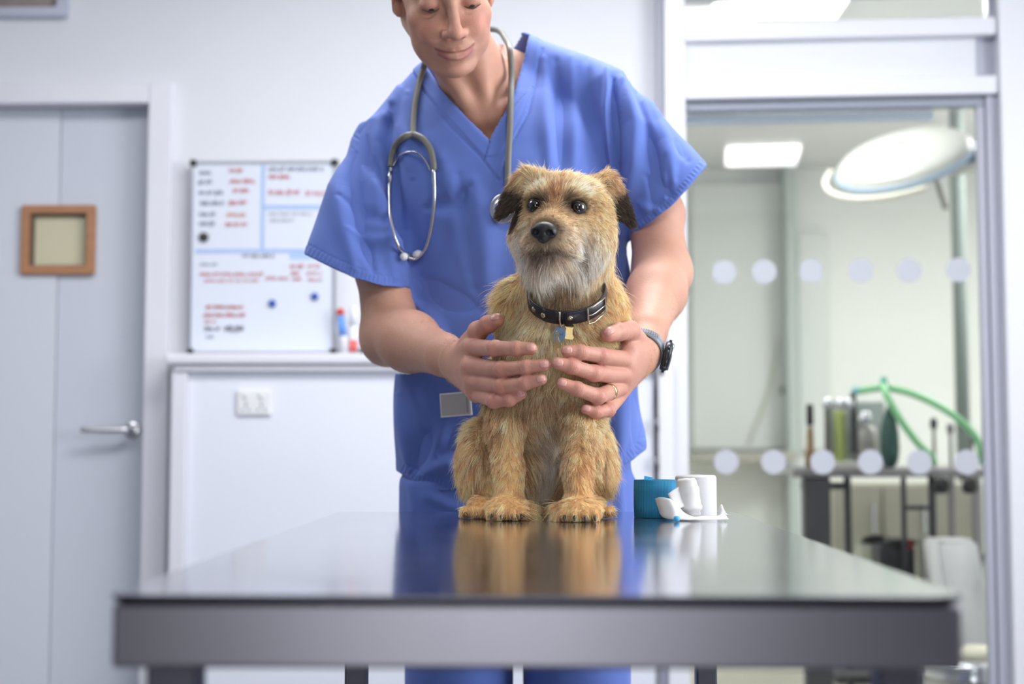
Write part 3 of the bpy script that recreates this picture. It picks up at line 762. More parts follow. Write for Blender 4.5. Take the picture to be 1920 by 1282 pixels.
def scribble(a, b, t, bo, col, w=2.0):
    """a line of handwriting: looping pen stroke of letter-like humps, flat ribbon"""
    bm = bmesh.new(); x = a; h = (bo-t)
    while x < b-3:
        n = int(rr.integers(2, 5)); lw = min(x+n*5.2, b)-x
        if lw < 3: break
        pts = []
        for k in range(int(lw/1.3)+2):
            u = k*1.3; ph = rr.uniform(-.5, .5)
            pts.append((x+u+1.6*math.sin(u*1.5+ph), (t+bo)/2+h*.42*math.sin(u*1.25+ph)*rr.uniform(.5, 1)))
        for (x0, y0), (x1, y1) in zip(pts, pts[1:]):
            d = np.array([x1-x0, y1-y0]); L_ = np.hypot(*d)+1e-6; nx, ny = -d[1]/L_*w/2, d[0]/L_*w/2
            q = [(x0+nx, y0+ny), (x1+nx, y1+ny), (x1-nx, y1-ny), (x0-nx, y0-ny)]
            bm.faces.new([bm.verts.new((X(u_[0], WD), WD-.0012, Z(u_[1], WD))) for u_ in q])
        x += lw+4.0
    bm_obj('handwriting', bm, m_ink[col], wbd)
for args in ((366, 388, 317, 328, 'g'), (364, 395, 333, 346, 'g'), (366, 416, 353, 366, 'g'), (368, 412, 373, 385, 'g'), (367, 402, 394, 406, 'g'), (366, 400, 411, 424, 'g'),
             (423, 453, 311, 325, 'r'), (424, 470, 332, 344, 'r'), (430, 465, 350, 362, 'r'), (422, 455, 372, 385, 'r'), (419, 455, 396, 407, 'o'), (418, 457, 413, 426, 'r'),
             (498, 600, 309, 322, 'g'), (497, 537, 324, 336, 'r'), (497, 558, 352, 368, 'p', 2.2), (567, 606, 354, 369, 'p'), (498, 580, 396, 404, 'g', 1.2), (500, 545, 408, 416, 'g', 1.2),
             (450, 510, 474, 484, 'd', 1.6), (371, 405, 490, 499, 'g', 1.4), (370, 490, 508, 518, 'r', 1.8), (378, 480, 521, 529, 'p'), (494, 536, 516, 526, 'p'),
             (540, 564, 492, 505, 'r'), (542, 564, 506, 517, 'r'), (545, 563, 518, 527, 'r'), (572, 600, 493, 503, 'p'), (572, 600, 507, 516, 'p'), (573, 600, 519, 528, 'p'),
             (382, 450, 570, 580, 'r', 2.6), (378, 456, 584, 596, 'r', 2.2), (380, 400, 598, 607, 'r', 2), (380, 408, 610, 622, 'd', 2.2), (418, 452, 606, 626, 'd', 2.2), (384, 398, 626, 636, 'g', 1.4)):
    scribble(*args)
def magnet(px, py, r, m, lb):
    o = lathe('magnet', [(0, 0), (r, 0), (r, .006), (r*.8, .009), (0, .01)], m, None, 20, frame_mtx((X(px, WD), WD-.001, Z(py, WD)), (0, -1, 0)))
    tag(o, lb, 'magnet')
magnet(508, 568, .011, mat('magnet_blue', (40, 84, 176), .35), 'round blue magnet low in the middle of the whiteboard')
magnet(588, 555, .011, mat('magnet_blue', (40, 84, 176), .35), 'round blue magnet near the right edge of the whiteboard')
magnet(377, 443, .014, mat('magnet_dark', (52, 46, 40), .35), 'dark round magnet on the left of the whiteboard above the blue line')
# marker pens standing on the ledge, right of the board
def pen(px, w_px, top, cap, body, tip, lean, lb, l0=.25, l1=.6, cf=.62):
    D = WD-.03; x = X(px, D); r = w_px/2*D/F; h = Z(top, D)-zl1
    t = thing('marker_pen', (x, D, zl1), lb, 'marker pen')
    M = Matrix.Translation((x, D, zl1)) @ Matrix.Rotation(R(lean), 4, 'Y')
    lathe('pen_barrel', [(0, .0006), (r, .0006), (r, h*cf), (0, h*cf)], mat('pen_white', (236, 238, 244), .3), t, 16, M)
    lathe('pen_label', [(r*1.01, h*l0), (r*1.03, h*l0), (r*1.03, h*l1), (r*1.01, h*l1)], mat('pen_'+body, {'blue': (106, 158, 232), 'red': (232, 104, 100), 'grey': (190, 194, 210)}[body], .4), t, 16, M)
    lathe('pen_cap', [(0, h*cf+.0003), (r*1.08, h*cf+.0003), (r*.95, h*.97), (r*.6, h), (0, h)], mat('cap_'+cap, {'red': (206, 60, 54), 'white': (232, 234, 240), 'black': (40, 40, 44)}[cap], .35), t, 16, M)
pen(646, 15, 577, 'red', 'blue', '', -7, 'marker pen with a red cap and blue label beside the whiteboard', .4, .84, .85)
pen(661, 15, 574, 'white', 'red', '', 0, 'pale capped marker pen with a red band at its foot', .04, .3, .6)
er = box('board_eraser', X(672, WD-.05), X(694, WD-.05), WD-.06, WD-.035, zl1+.001, zl1+.018, m_black, bevel=.003); tag(er, 'small black eraser block on the ledge beside the marker pens', 'eraser')

# ================================================================ steel examination table
m_top = mat('polished_steel', (194, 195, 201), 0.13, 1.0, var=.10, rvar=0.05, vscale=9, bump=0.02, bscale=14, bdist=.002)
m_apron = mat('satin_steel', (140, 138, 146), 0.33, 1.0, rvar=0.04, vscale=5)
TZ = 0.862; ty0, ty1 = 1.003, 2.176; TX0, TX1 = -.3045, .2985
tb = thing('examination_table', ((TX0+TX1)/2, (ty0+ty1)/2, 0), 'long stainless steel examination table the dog sits on', 'table')
bm = bmesh.new()
rc = .02; n = 8; ring = []
for cx, cy, a0 in ((TX1-rc, ty1-rc, 0), (TX0+rc, ty1-rc, 90), (TX0+rc, ty0+rc, 180), (TX1-rc, ty0+rc, 270)):
    for k in range(n+1):
        a = R(a0+90*k/n); ring.append((cx+rc*math.cos(a), cy+rc*math.sin(a)))
def inset(d): return [(max(TX0+d, min(TX1-d, x)) if d else x, max(ty0+d, min(ty1-d, y)) if d else y) for x, y in ring]
def scl(d):
    c = ((TX0+TX1)/2, (ty0+ty1)/2); w, h = (TX1-TX0)/2, (ty1-ty0)/2
    return [(c[0]+(x-c[0])*(w-d)/w, c[1]+(y-c[1])*(h-d)/h) for x, y in ring]
levels = [(scl(.0007), TZ), (scl(.0002), TZ-.0006), (ring, TZ-.0025), (scl(.001), TZ-.005), (scl(.004), TZ-.0062)]
rs = [[bm.verts.new((x, y, z)) for x, y in l] for l, z in levels]
for A, B in zip(rs, rs[1:]):
    for k in range(len(A)): bm.faces.new((A[k], A[(k+1) % len(A)], B[(k+1) % len(A)], B[k]))
bm.faces.new(rs[0]); bm.faces.new(rs[-1][::-1])
tt = bm_obj('table_top', bm, m_top, tb, label='mirror-like brushed steel top')
tt.data.materials.append(mat('edge_steel_shaded', (84, 84, 92), .3, 1.0))  # rim of the same steel, the dark room it reflects put into the colour
for p in tt.data.polygons: p.material_index = 0 if p.normal.z > .9 else 1
zA = Z(1255, ty0+.004)
bm = bmesh.new()
add_box(bm, TX0+.004, TX1-.0035, ty0+.004, ty0+.026, zA, TZ-.0065, .003, seg=3)
bm_obj('apron', bm, m_apron, tb)
bm = bmesh.new(); add_box(bm, TX0+.004, TX0+.026, ty0+.027, ty1-.027, zA, TZ-.0065, .003); bm_obj('apron', bm, m_apron, tb)
bm = bmesh.new(); add_box(bm, TX1-.0255, TX1-.0035, ty0+.027, ty1-.027, zA, TZ-.0065, .003); bm_obj('apron', bm, m_apron, tb)
bm = bmesh.new(); add_box(bm, TX0+.004, TX1-.0035, ty1-.026, ty1-.004, zA, TZ-.0065, .003); bm_obj('apron', bm, m_apron, tb)
m_leg = mat('leg_dark', (96, 96, 106), 0.4, 0.8)
for x0, x1, d in ((X(292, 1.07), X(385, 1.07), 1.07), (X(1632, 1.07), X(1712, 1.07), 1.07), (X(652, 2.1), X(692, 2.1), 2.1), (X(1300, 2.1), X(1338, 2.1), 2.1)):
    bm = bmesh.new(); add_box(bm, x0, x1, d-.016, d+.016, .02, zA-.001, .003); bm_obj('leg', bm, m_leg, tb)
    f = lathe('foot', [(0, 0), (.02, 0), (.022, .008), (.012, .02), (0, .02)], m_black, tb, 16, Matrix.Translation(((x0+x1)/2, d, 0)))
bm = bmesh.new(); add_box(bm, X(292, 1.07), X(1712, 1.07), 1.058, 1.082, zA-.018, zA-.0005, .002)
for k, x in enumerate((TX0+.04, TX1-.05)):
    bm2 = bmesh.new(); add_box(bm2, x, x+.012, 1.087, 2.083, .18, .2, .002); bm_obj('lower_rail', bm2, m_leg, tb)
bm.free()

# ---------------------------------------------------------------- bandages on the table
def lathe_noise(name, prof, m, parent, mtx, seg=48, amp=.0004, label=None):
    bm = bmesh.new(); add_lathe(bm, prof, seg, mtx)
    for v in bm.verts:
        v.co += Vector(mnoise.noise_vector(v.co*120))*amp
    return bm_obj(name, bm, m, parent, True, label)
# blue cohesive bandage roll with a woven net relief
BD = 2.0; bc = Vector((X(1231, BD), BD+.03, TZ+.0004)); br = .030; bh = Z(901, BD)-TZ
mb = mat('bandage_blue', (34, 142, 186), .75)
nt = mb.node_tree; tcn = nt.nodes.new('ShaderNodeTexCoord'); br_ = nt.nodes.new('ShaderNodeTexBrick')
def weave(m, sx, sz, c1, c2, strength=.6):
    nt = m.node_tree; N = nt.nodes; L = nt.links; b = N['Principled BSDF']
    tc = N.new('ShaderNodeTexCoord'); w1 = N.new('ShaderNodeTexWave'); w1.wave_type = 'BANDS'; w1.bands_direction = 'Z'; w1.inputs['Scale'].default_value = sz; w1.inputs['Distortion'].default_value = 1.2; w1.inputs['Detail Scale'].default_value = 40
    w2 = N.new('ShaderNodeTexWave'); w2.wave_type = 'BANDS'; w2.bands_direction = 'X'; w2.inputs['Scale'].default_value = sx; w2.inputs['Distortion'].default_value = 1.0; w2.inputs['Detail Scale'].default_value = 40
    L.new(tc.outputs['Object'], w1.inputs[0]); L.new(tc.outputs['Object'], w2.inputs[0])
    mu = N.new('ShaderNodeMath'); mu.operation = 'MULTIPLY'; L.new(w1.outputs[1], mu.inputs[0]); L.new(w2.outputs[1], mu.inputs[1])
    mx = N.new('ShaderNodeMix'); mx.data_type = 'RGBA'; L.new(mu.outputs[0], mx.inputs[0]); mx.inputs[6].default_value = (*lin(c1), 1); mx.inputs[7].default_value = (*lin(c2), 1)
    L.new(mx.outputs[2], b.inputs['Base Color'])
    bp = N.new('ShaderNodeBump'); bp.inputs['Strength'].default_value = strength; bp.inputs['Distance'].default_value = .0006; L.new(mu.outputs[0], bp.inputs['Height']); L.new(bp.outputs[0], b.inputs['Normal'])
nt.nodes.remove(tcn); nt.nodes.remove(br_)
weave(mb, 150, 260, (18, 108, 152), (44, 160, 202))
bl = thing('bandage_roll', bc, 'turquoise blue cohesive bandage roll standing beside the dog', 'bandage')
prof = [(.0095, .001), (br, 0), (br+.0004, bh*.3), (br+.0002, bh*.7), (br, bh)]
r_ = br
while r_ > .011: prof += [(r_-.0006, bh-.0007), (r_-.0014, bh+.0002)]; r_ -= .0016
prof += [(.0095, bh), (.0095, .001)]
lathe_noise('rolled_band', prof, mb, bl, Matrix.Translation(bc), 56)
e0 = bc+Vector((-.016, -.004, bh))
bm = bmesh.new(); vv = [bm.verts.new(e0+Vector(v)) for v in ((0, 0, -.001), (.012, .006, -.001), (.013, .006, .003), (.0005, -.001, .0055))]; bm.faces.new(vv)
rg = bmesh.ops.extrude_face_region(bm, geom=list(bm.faces)); [setattr(v, 'co', v.co+Vector((.0003, -.0012, .0003))) for v in rg['geom'] if isinstance(v, bmesh.types.BMVert)]
bm_obj('loose_end', bm, mat('bandage_edge', (40, 150, 196), .7), bl)
# white bandage roll, tall, behind
m_gauze = mat('gauze_white', (204, 204, 205), .85, bump=.3, bscale=420, bdist=.0005)
WDp = 2.03; wc_ = Vector((X(1309, WDp), WDp+.035, TZ+.0004)); wr = .0295; wh = Z(892, WDp+.01)-TZ
t = thing('gauze_roll', wc_, 'tall white bandage roll, rear of the two white ones', 'bandage')
prof = [(.006, .001), (wr-.001, 0), (wr, .002), (wr, wh-.003), (wr-.002, wh)]
r_ = wr-.002
while r_ > .008: prof += [(r_-.0008, wh-.001), (r_-.0016, wh+.0001)]; r_ -= .002
prof += [(.006, wh), (.006, .001)]
lathe_noise('rolled_gauze', prof, m_gauze, t, Matrix.Translation(wc_), 56, .0006)
# white conforming bandage roll in front, partly unrolled over the table
FD = 1.985; fc = Vector((X(1290, FD), FD, TZ+.003)); fh = Z(897, FD)-TZ-.003
t2 = thing('gauze_roll', fc, 'small white bandage roll in front, its loose end unrolled on the table', 'bandage')
def tilted(dx): return Matrix.Translation(fc) @ Matrix.Rotation(R(dx), 4, 'Y')
lathe_noise('rolled_gauze', [(0, .0), (.0135, 0), (.017, .003), (.0165, .008), (.0195, .010), (.0200, .014), (.0178, .017), (.0175, .030), (.0165, .040), (.0145, .0425), (.0138, fh-.003), (.012, fh), (.006, fh-.0005), (0, fh-.002)], m_gauze, t2, tilted(-3), 40, .0012)
# unrolled strip: starts behind the roll at the left, loops over, lies down and runs to the right
def ribbon(name, rows, m, parent, th=.0007):
    """rows: list of (point_a, point_b) edges across the strip"""
    A, _ = catmull([r[0] for r in rows], 6); B, _ = catmull([r[1] for r in rows], 6); bm = bmesh.new(); K = 8; g = []
    for a, b in zip(A, B):
        row = []
        for k in range(K+1):
            s = k/K; p = np.array(a)*(1-s)+np.array(b)*s
            p = p + np.array(mnoise.noise_vector(Vector(p*70)))*.0014
            row.append(bm.verts.new(p))
        g.append(row)
    for i in range(len(g)-1):
        for k in range(K): bm.faces.new((g[i][k], g[i+1][k], g[i+1][k+1], g[i][k+1]))
    o = bm_obj(name, bm, m, parent, True); s_ = o.modifiers.new('thickness', 'SOLIDIFY'); s_.thickness = th; return o
q = lambda px, py, D: P(px, py, D)
ribbon('loose_strip', [(q(1291, 906, 1.99), q(1300, 944, 1.985)), (q(1272, 912, 1.975), q(1284, 950, 1.97)), (q(1252, 926, 1.965), q(1268, 955, 1.955))], m_gauze, t2)
def tzp(px, d, up): return np.array([X(px, d), d, TZ+up])
ribbon('loose_strip', [(q(1228, 934, 1.955), q(1236, 962, 1.950)), (q(1238, 931, 1.945), q(1245, 970, 1.940)), (q(1258, 936, 1.94), tzp(1262, 1.93, .003)), (q(1272, 950, 1.95), tzp(1278, 1.93, .0025)), (tzp(1292, 1.965, .006), tzp(1294, 1.925, .0022)), (tzp(1315, 1.965, .005), tzp(1316, 1.925, .0022)), (tzp(1340, 1.96, .006), tzp(1345, 1.925, .0024)), (tzp(1356, 1.955, .010), tzp(1365, 1.925, .0035))], m_gauze, t2)
ribbon('loose_strip', [(tzp(1345, 1.975, .003), tzp(1352, 1.94, .003)), (tzp(1352, 1.975, .020), tzp(1356, 1.96, .004)), (tzp(1358, 1.975, .004), tzp(1366, 1.95, .008))], m_gauze, t2)
o = lathe('bandage_clip', [(0, -.004), (.0035, -.003), (.0045, 0), (.0035, .003), (0, .004)], mat('clip_blue', (70, 168, 222), .5), None, 14, Matrix.Translation(tzp(1268, 1.91, .0045)))
tag(o, 'tiny bright blue tip in front of the unrolled white bandage', 'bandage clip')
# ================================================================ the man
m_skin = mat('skin', (214, 166, 144), 0.5, attr='Col', var=0.03, vscale=90, bump=0.5, bscale=420, bdist=.0010, sss=0.12, spec=0.4)
HO = P(845, 4, 2.165)                          # midpoint between the eyes
HR = rot(yaw=9, roll=-8, pitch=27)
HC = HO - HR@np.array([0, -.080, 0])            # head centre
def H(x, y, z): return HC + HR@np.array([x, y, z])
body = SDF()
# head
body.ell(H(0, .012, .038), (.075, .096, .086), .02, M=HR)
body.ell(H(0, -.026, -.020), (.0635, .060, .078), .02, M=HR)
body.ell(H(0, -.042, .045), (.058, .046, .046), .02, M=HR)
for s in (-1, 1):
    body.cone(H(s*.050, .008, -.046), H(s*.022, -.060, -.100), .013, .014, .022)      # jaw
    body.ell(H(s*.043, -.055, -.026), (.024, .020, .020), .018, M=HR)                # cheekbone
    body.ell(H(s*.036, -.050, -.062), (.026, .022, .030), .02, M=HR)                 # cheek
body.ell(H(0, -.071, -.104), (.025, .020, .017), .016, M=HR)                          # chin
body.cone(H(-.034, -.076, .020), H(.034, -.076, .020), .0095, .0095, .016)
body.ell(H(0, -.076, -.070), (.034, .023, .024), .014, M=HR)                          # muzzle
for s in (-1, 1):
    body.ell(H(s*.032, -.094, -.001), (.019, .014, .013), .010, 's', M=HR)           # sockets
body.curve([H(0, -.080, .014), H(0, -.090, -.004), H(0, -.1015, -.022), H(0, -.1085, -.036)], [.0098, .0086, .0092, .0098], .010)   # nose
body.ell(H(0, -.1120, -.0425), (.0122, .0122, .0105), .007, M=HR)
for s in (-1, 1):
    body.ell(H(s*.0138, -.0985, -.0455), (.0078, .0115, .0082), .007, M=HR)
    body.ell(H(s*.0068, -.1050, -.0535), (.0034, .0052, .0030), .003, 's', M=HR)
for s in (-1, 1):                                                                    # lids
    body.ell(H(s*.032, -.0745, -.0010), (.0170, .0140, .0125), .005, M=HR)
    body.curve([H(s*.0190, -.0850, .0035), H(s*.026, -.0905, .0062), H(s*.036, -.0910, .0068), H(s*.0475, -.0820, .0040)], [.0007, .0010, .0010, .0007], .0035, 's')
    body.curve([H(s*.0200, -.0860, -.0072), H(s*.026, -.0892, -.0100), H(s*.034, -.0902, -.0108), H(s*.0455, -.0835, -.0070)], [.0009, .0015, .0017, .0009], .0012, 's')
    body.curve([H(s*.0200, -.0850, -.0150), H(s*.032, -.0880, -.0190), H(s*.044, -.0820, -.0150)], [.0006, .0009, .0006], .005, 's')
# lips
U = [H(-.0285, -.0875, -.0685), H(-.018, -.0945, -.0710), H(-.007, -.0990, -.0708), H(0, -.0992, -.0716), H(.007, -.0990, -.0706), H(.018, -.0945, -.0705), H(.0290, -.0870, -.0670)]
body.curve(U, [.0012, .0024, .0031, .0029, .0031, .0024, .0012], .004)
Lp = [H(-.0235, -.0885, -.0755), H(-.014, -.0940, -.0805), H(0, -.0972, -.0830), H(.014, -.0940, -.0800), H(.0240, -.0885, -.0745)]
body.curve(Lp, [.0016, .0046, .0058, .0046, .0016], .004)
ML = [H(-.0325, -.0880, -.0680), H(-.018, -.0985, -.0736), H(0, -.1045, -.0752), H(.018, -.0985, -.0730), H(.033, -.0875, -.0662)]
body.curve(ML, [.0010, .0019, .0020, .0019, .0010], .0015, 's', 6)
body.ell(H(0, -.0990, -.0945), (.018, .0055, .0045), .008, 's', M=HR)
for s in (-1, 1):
    body.curve([H(s*.0205, -.0985, -.0440), H(s*.0290, -.0930, -.0530), H(s*.0360, -.0870, -.0640), H(s*.0385, -.0840, -.0740)], [.0008, .0014, .0016, .0008], .006, 's')
    body.ell(H(s*.034, -.0760, -.0430), (.016, .012, .018), .014, M=HR)
# ears
for s in (-1, 1):
    EM = HR@rot(yaw=s*25)
    body.ell(H(s*.0765, .020, -.000), (.0060, .018, .030), .006, M=EM)
    body.ell(H(s*.0735, .010, -.020), (.006, .010, .012), .006, M=EM)
    body.ell(H(s*.0830, .015, .002), (.005, .010, .020), .005, 's', M=EM)
# neck and chest
NB = P(915, 195, 2.43)
body.cone(H(0, .030, -.035), NB, .054, .062, .03)
body.cone(H(.050, .035, -.045), P(915, 215, 2.345), .014, .012, .022)
body.cone(H(-.050, .035, -.045), P(893, 222, 2.345), .014, .012, .022)
body.ell(H(-.002, -.028, -.088), (.040, .040, .022), .022, M=HR)                      # under the chin
body.cone(P(905, 190, 2.45), P(760, 262, 2.45), .040, .040, .05)
body.cone(P(935, 128, 2.455), P(1095, 195, 2.45), .042, .036, .03)
body.ell(P(925, 340, 2.435), (.160, .092, .165), .05)
body.cone(P(890, 228, 2.345), P(820, 205, 2.37), .011, .008, .015)                     # collar bones
body.cone(P(925, 222, 2.345), P(1000, 170, 2.37), .011, .008, .015)
body.cone(P(955, 450, 2.45), P(975, 860, 2.47), .13, .13, .05)
# arms -------------------------------------------------
LS, LE, LW = P(716, 300, 2.43), P(733, 628, 2.335), P(862, 676, 2.105)
RS, RE, RW = P(1152, 240, 2.43), P(1240, 508, 2.345), P(1207, 648, 2.115)
body.cone(LS, P(720, 500, 2.38), .042, .048, .02); body.cone(P(720, 500, 2.38), LE, .046, .046, .02)
m1 = LE+(LW-LE)*.30
body.cone(LE, m1+np.array([0, 0, .002]), .047, .047, .02); body.cone(m1, LE+(LW-LE)*.78, .046, .031, .02)
body.ell(LE+np.array([-.012, .02, -.008]), (.036, .036, .038), .02)
fdL = (LW-LE)/np.linalg.norm(LW-LE)
AL = np.stack([np.cross(fdL, [0, 0, 1.])/np.linalg.norm(np.cross(fdL, [0, 0, 1.])), np.cross(np.cross(fdL, [0, 0, 1.]), fdL), fdL], 1)
AL[:, 1] /= np.linalg.norm(AL[:, 1])
body.ell(LE+(LW-LE)*.86, (.021, .029, .06), .02, M=AL); body.ell(LW, (.021, .027, .040), .015, M=AL)
body.cone(RS, P(1228, 400, 2.40), .042, .047, .02); body.cone(P(1228, 400, 2.40), RE, .046, .045, .02)
body.ell(RE+np.array([.014, .02, -.006]), (.036, .036, .036), .02)
m2 = RE+(RW-RE)*.32
body.cone(RE, m2+np.array([.001, 0, 0]), .046, .046, .02); body.cone(m2, RE+(RW-RE)*.80, .045, .029, .02)
fdR = (RW-RE)/np.linalg.norm(RW-RE)
AR = np.stack([np.array([1., 0, 0])-fdR*fdR[0], np.cross(fdR, [1., 0, 0]), fdR], 1); AR /= np.linalg.norm(AR, axis=0)
body.ell(RE+(RW-RE)*.88, (.026, .022, .055), .02, M=AR); body.ell(RW, (.025, .021, .036), .015, M=AR)

# hands: joints given from the knuckle to the tip --------------------------------
FJ = {}; FJ_all = []
FT = []                                          # finger tips for the nails: (tip, previous joint, up)
def finger(pts, rad, k=.0035):
    rad = [r_*1.07 for r_ in rad]
    pts = [P(*p) for p in pts]; body.chain(pts, rad, k)
    for q_, r_ in zip(pts[1:-1], rad[1:-1]): body.ell(q_+np.array([0, -.0012, 0]), (r_*1.02, r_*1.02, r_*1.03), .004)
    FT.append((pts[-1], pts[-2], rad[-1])); FJ[id(pts[-1])] = [(pts[i], (pts[i+1]-pts[i-1])/np.linalg.norm(pts[i+1]-pts[i-1]), .0016) for i in range(1, len(pts)-1)]; FJ_all.append(pts)
# left hand of the picture (his right)
PLm = P(876, 668, 2.062)
body.cone(LW, P(886, 652, 2.035), .023, .017, .014); body.cone(LW, P(884, 688, 2.030), .024, .0165, .014)
body.cone(LW+np.array([0, 0, -.006]), P(888, 716, 2.030), .0225, .0155, .014); body.cone(LW+np.array([0, 0, -.012]), P(894, 738, 2.035), .019, .0135, .014)
finger([(886, 652, 2.030), (928, 653, 1.962), (968, 653.5, 1.936), (996, 653.5, 1.929)], [.0125, .0100, .0090, .0078])
finger([(882, 686, 2.024), (942, 692, 1.953), (985, 688, 1.929), (1021, 684.5, 1.921)], [.0125, .0102, .0090, .0078])
finger([(888, 714, 2.024), (942, 724, 1.955), (984, 718, 1.932), (1015, 711, 1.923)], [.0120, .0098, .0087, .0074])
finger([(894, 737, 2.030), (926, 752, 1.970), (955, 750, 1.952), (978, 739, 1.946)], [.0108, .0088, .0078, .0068])
finger([(880, 645, 2.065), (896, 621, 2.030), (915, 608, 2.008), (933, 600, 1.995)], [.0155, .0125, .0108, .0092], .006)
# right hand of the picture (his left)
RWh = P(1200, 660, 2.10)
body.cone(RWh, P(1178, 656, 2.035), .024, .0165, .014); body.cone(RWh, P(1172, 682, 2.025), .024, .0165, .014)
body.cone(RWh+np.array([0, 0, -.008]), P(1166, 710, 2.025), .0225, .0155, .014); body.cone(RWh+np.array([-.002, 0, -.014]), P(1160, 737, 2.035), .019, .0135, .014)
finger([(1172, 675, 2.022), (1128, 667, 1.956), (1088, 660, 1.932), (1063, 658, 1.925)], [.0125, .0102, .0090, .0078])
finger([(1167, 703, 2.020), (1114, 700, 1.950), (1072, 687, 1.926), (1046, 681, 1.919)], [.0125, .0102, .0090, .0078])
finger([(1160, 728, 2.020), (1121, 743, 1.957), (1082, 729, 1.932), (1053, 718.5, 1.924)], [.0118, .0100, .0088, .0075])
finger([(1158, 745, 2.030), (1141, 768, 1.985), (1117, 773, 1.962), (1098, 766, 1.955)], [.0105, .0088, .0078, .0070])
finger([(1192, 640, 2.072), (1180, 620, 2.030), (1160, 622, 1.995), (1139, 627, 1.968)], [.0165, .0130, .0112, .0098], .006)

def skin_colour(V, N):
    base = np.array(lin((208, 160, 138))); C = np.tile(base, (len(V), 1))
    def blend(w, c): nonlocal C; C = C*(1-w[:, None])+np.array(lin(c))*w[:, None]
    L = (V-HC)@HR
    def g(c, r): return np.exp(-(((L-np.array(c))/np.array(r))**2).sum(1))
    blend(.35*np.clip(fbm(V, 60, 5, 2)*.5+.5, 0, 1), (196, 136, 116))
    for s in (-1, 1): blend(.55*g((s*.042, -.07, -.035), (.022, .03, .02)), (218, 132, 116))
    blend(.5*g((0, -.108, -.040), (.016, .02, .016)), (220, 136, 118))
    blend(.4*g((0, -.09, -.10), (.018, .03, .012)), (216, 140, 122))
    blend(.45*np.clip(g((0, -.09, -.085), (.05, .04, .035))-g((0, -.1, -.072), (.03, .02, .012)), 0, 1), (190, 150, 132))   # shaved beard
    d = np.full(len(V), 1.)
    for ch, rr_ in ((U, .0030), (Lp, .0056)):
        for a, b in zip(ch, ch[1:]):
            ab = b-a; t = np.clip(((V-a)@ab)/(ab@ab), 0, 1); d = np.minimum(d, np.linalg.norm(V-a-t[:, None]*ab, axis=1)-rr_)
    blend(.70*np.clip(-d/.0015+.5, 0, 1)*(L[:, 1] < -.08), (178, 104, 106))
    d2 = np.full(len(V), 1.)
    for a, b in zip(ML, ML[1:]):
        ab = b-a; t = np.clip(((V-a)@ab)/(ab@ab), 0, 1); d2 = np.minimum(d2, np.linalg.norm(V-a-t[:, None]*ab, axis=1))
    blend(.6*np.clip(1.6-d2/.0022, 0, 1), (128, 62, 60))
    for s in (-1, 1):
        blend(.5*g((s*.032, -.086, -.002), (.02, .012, .009)), (196, 134, 120))
        blend(.85*np.exp(-((L[:, 2]-(.0185-.09*(np.abs(L[:, 0])-.03)**1*.3))/.0042)**2-((np.abs(L[:, 0])-.034)/.018)**4)*(L[:, 1] < -.05)*(s == 1), (112, 82, 62))
    # neck and chest more tanned; knuckles and finger tips pinker
    px, py = proj(V)
    blend(.45*np.clip((py-190)/60, 0, 1)*(np.abs(px-915) < 110)*(py < 330), (214, 140, 104))
    for i, (tip, prev, r_) in enumerate(FT):
        blend(.5*np.exp(-(np.linalg.norm(V-tip, axis=1)/.013)**2), (216, 138, 126))
        blend(.35*np.exp(-(np.linalg.norm(V-prev, axis=1)/.010)**2), (214, 136, 122))
    for jp in FJ_all:
        for i_, w_ in ((0, .45), (1, .75), (2, .35)):
            blend(w_*np.exp(-(np.linalg.norm(V-jp[i_]-np.array([0, -.006, 0]), axis=1)/.0095)**2), (198, 116, 102))
    for pts_ in FJ_all:
        for i_ in range(1, len(pts_)-1):
            ax_ = (pts_[i_+1]-pts_[i_-1])/np.linalg.norm(pts_[i_+1]-pts_[i_-1]); q_ = V-pts_[i_]; rr_ = np.linalg.norm(q_, axis=1); near_ = rr_ < .02
            a_ = np.zeros(len(V)); wob = .0006*fbm(V[near_], 300, 3, 2)
            a_[near_] = sum(k_*np.exp(-((q_[near_]@ax_-o_+wob)/.0007)**2) for o_, k_ in ((-.0029, .8), (0, 1.), (.0028, .8)))*np.clip(1.6-rr_[near_]/.0105, 0, 1)
            blend(.75*np.clip(a_, 0, 1)*(N[:, 1] < .1), (148, 86, 74))  # shade in the joint creases painted as darker skin
    hand = np.clip((2.09-V[:, 1])/.05, 0, 1)*(py > 560); blend(.32*hand, (206, 142, 128)); blend(.35*hand*np.clip(fbm(V, 130, 77, 3), 0, 1), (186, 118, 104))
    return C*.90
man = thing('person', (P(970, 826, 2.46)[0], 2.46, 0), 'man in blue scrubs looking down, holding the dog with both hands', 'person')
Vs = []; Qs = []; n0 = 0
for lo, hi, hh in (((-.24, 1.95, 1.44), (.16, 2.62, 1.90), .0014), ((-.20, 1.89, .985), (.22, 2.092, 1.20), .0011), ((-.33, 2.088, .985), (.36, 2.50, 1.446), .0020), ((-.20, 2.30, .90), (.20, 2.62, .99), .006)):
    a, b = surface_nets(body, lo, hi, hh); a = lapl(a, b, 1, .4); Vs.append(a); Qs.append(b+n0); n0 += len(a)
V = np.concatenate(Vs); Q = np.concatenate(Qs)
# drop the coarse hidden part at full resolution
NB_ = vnormals(V, Q)
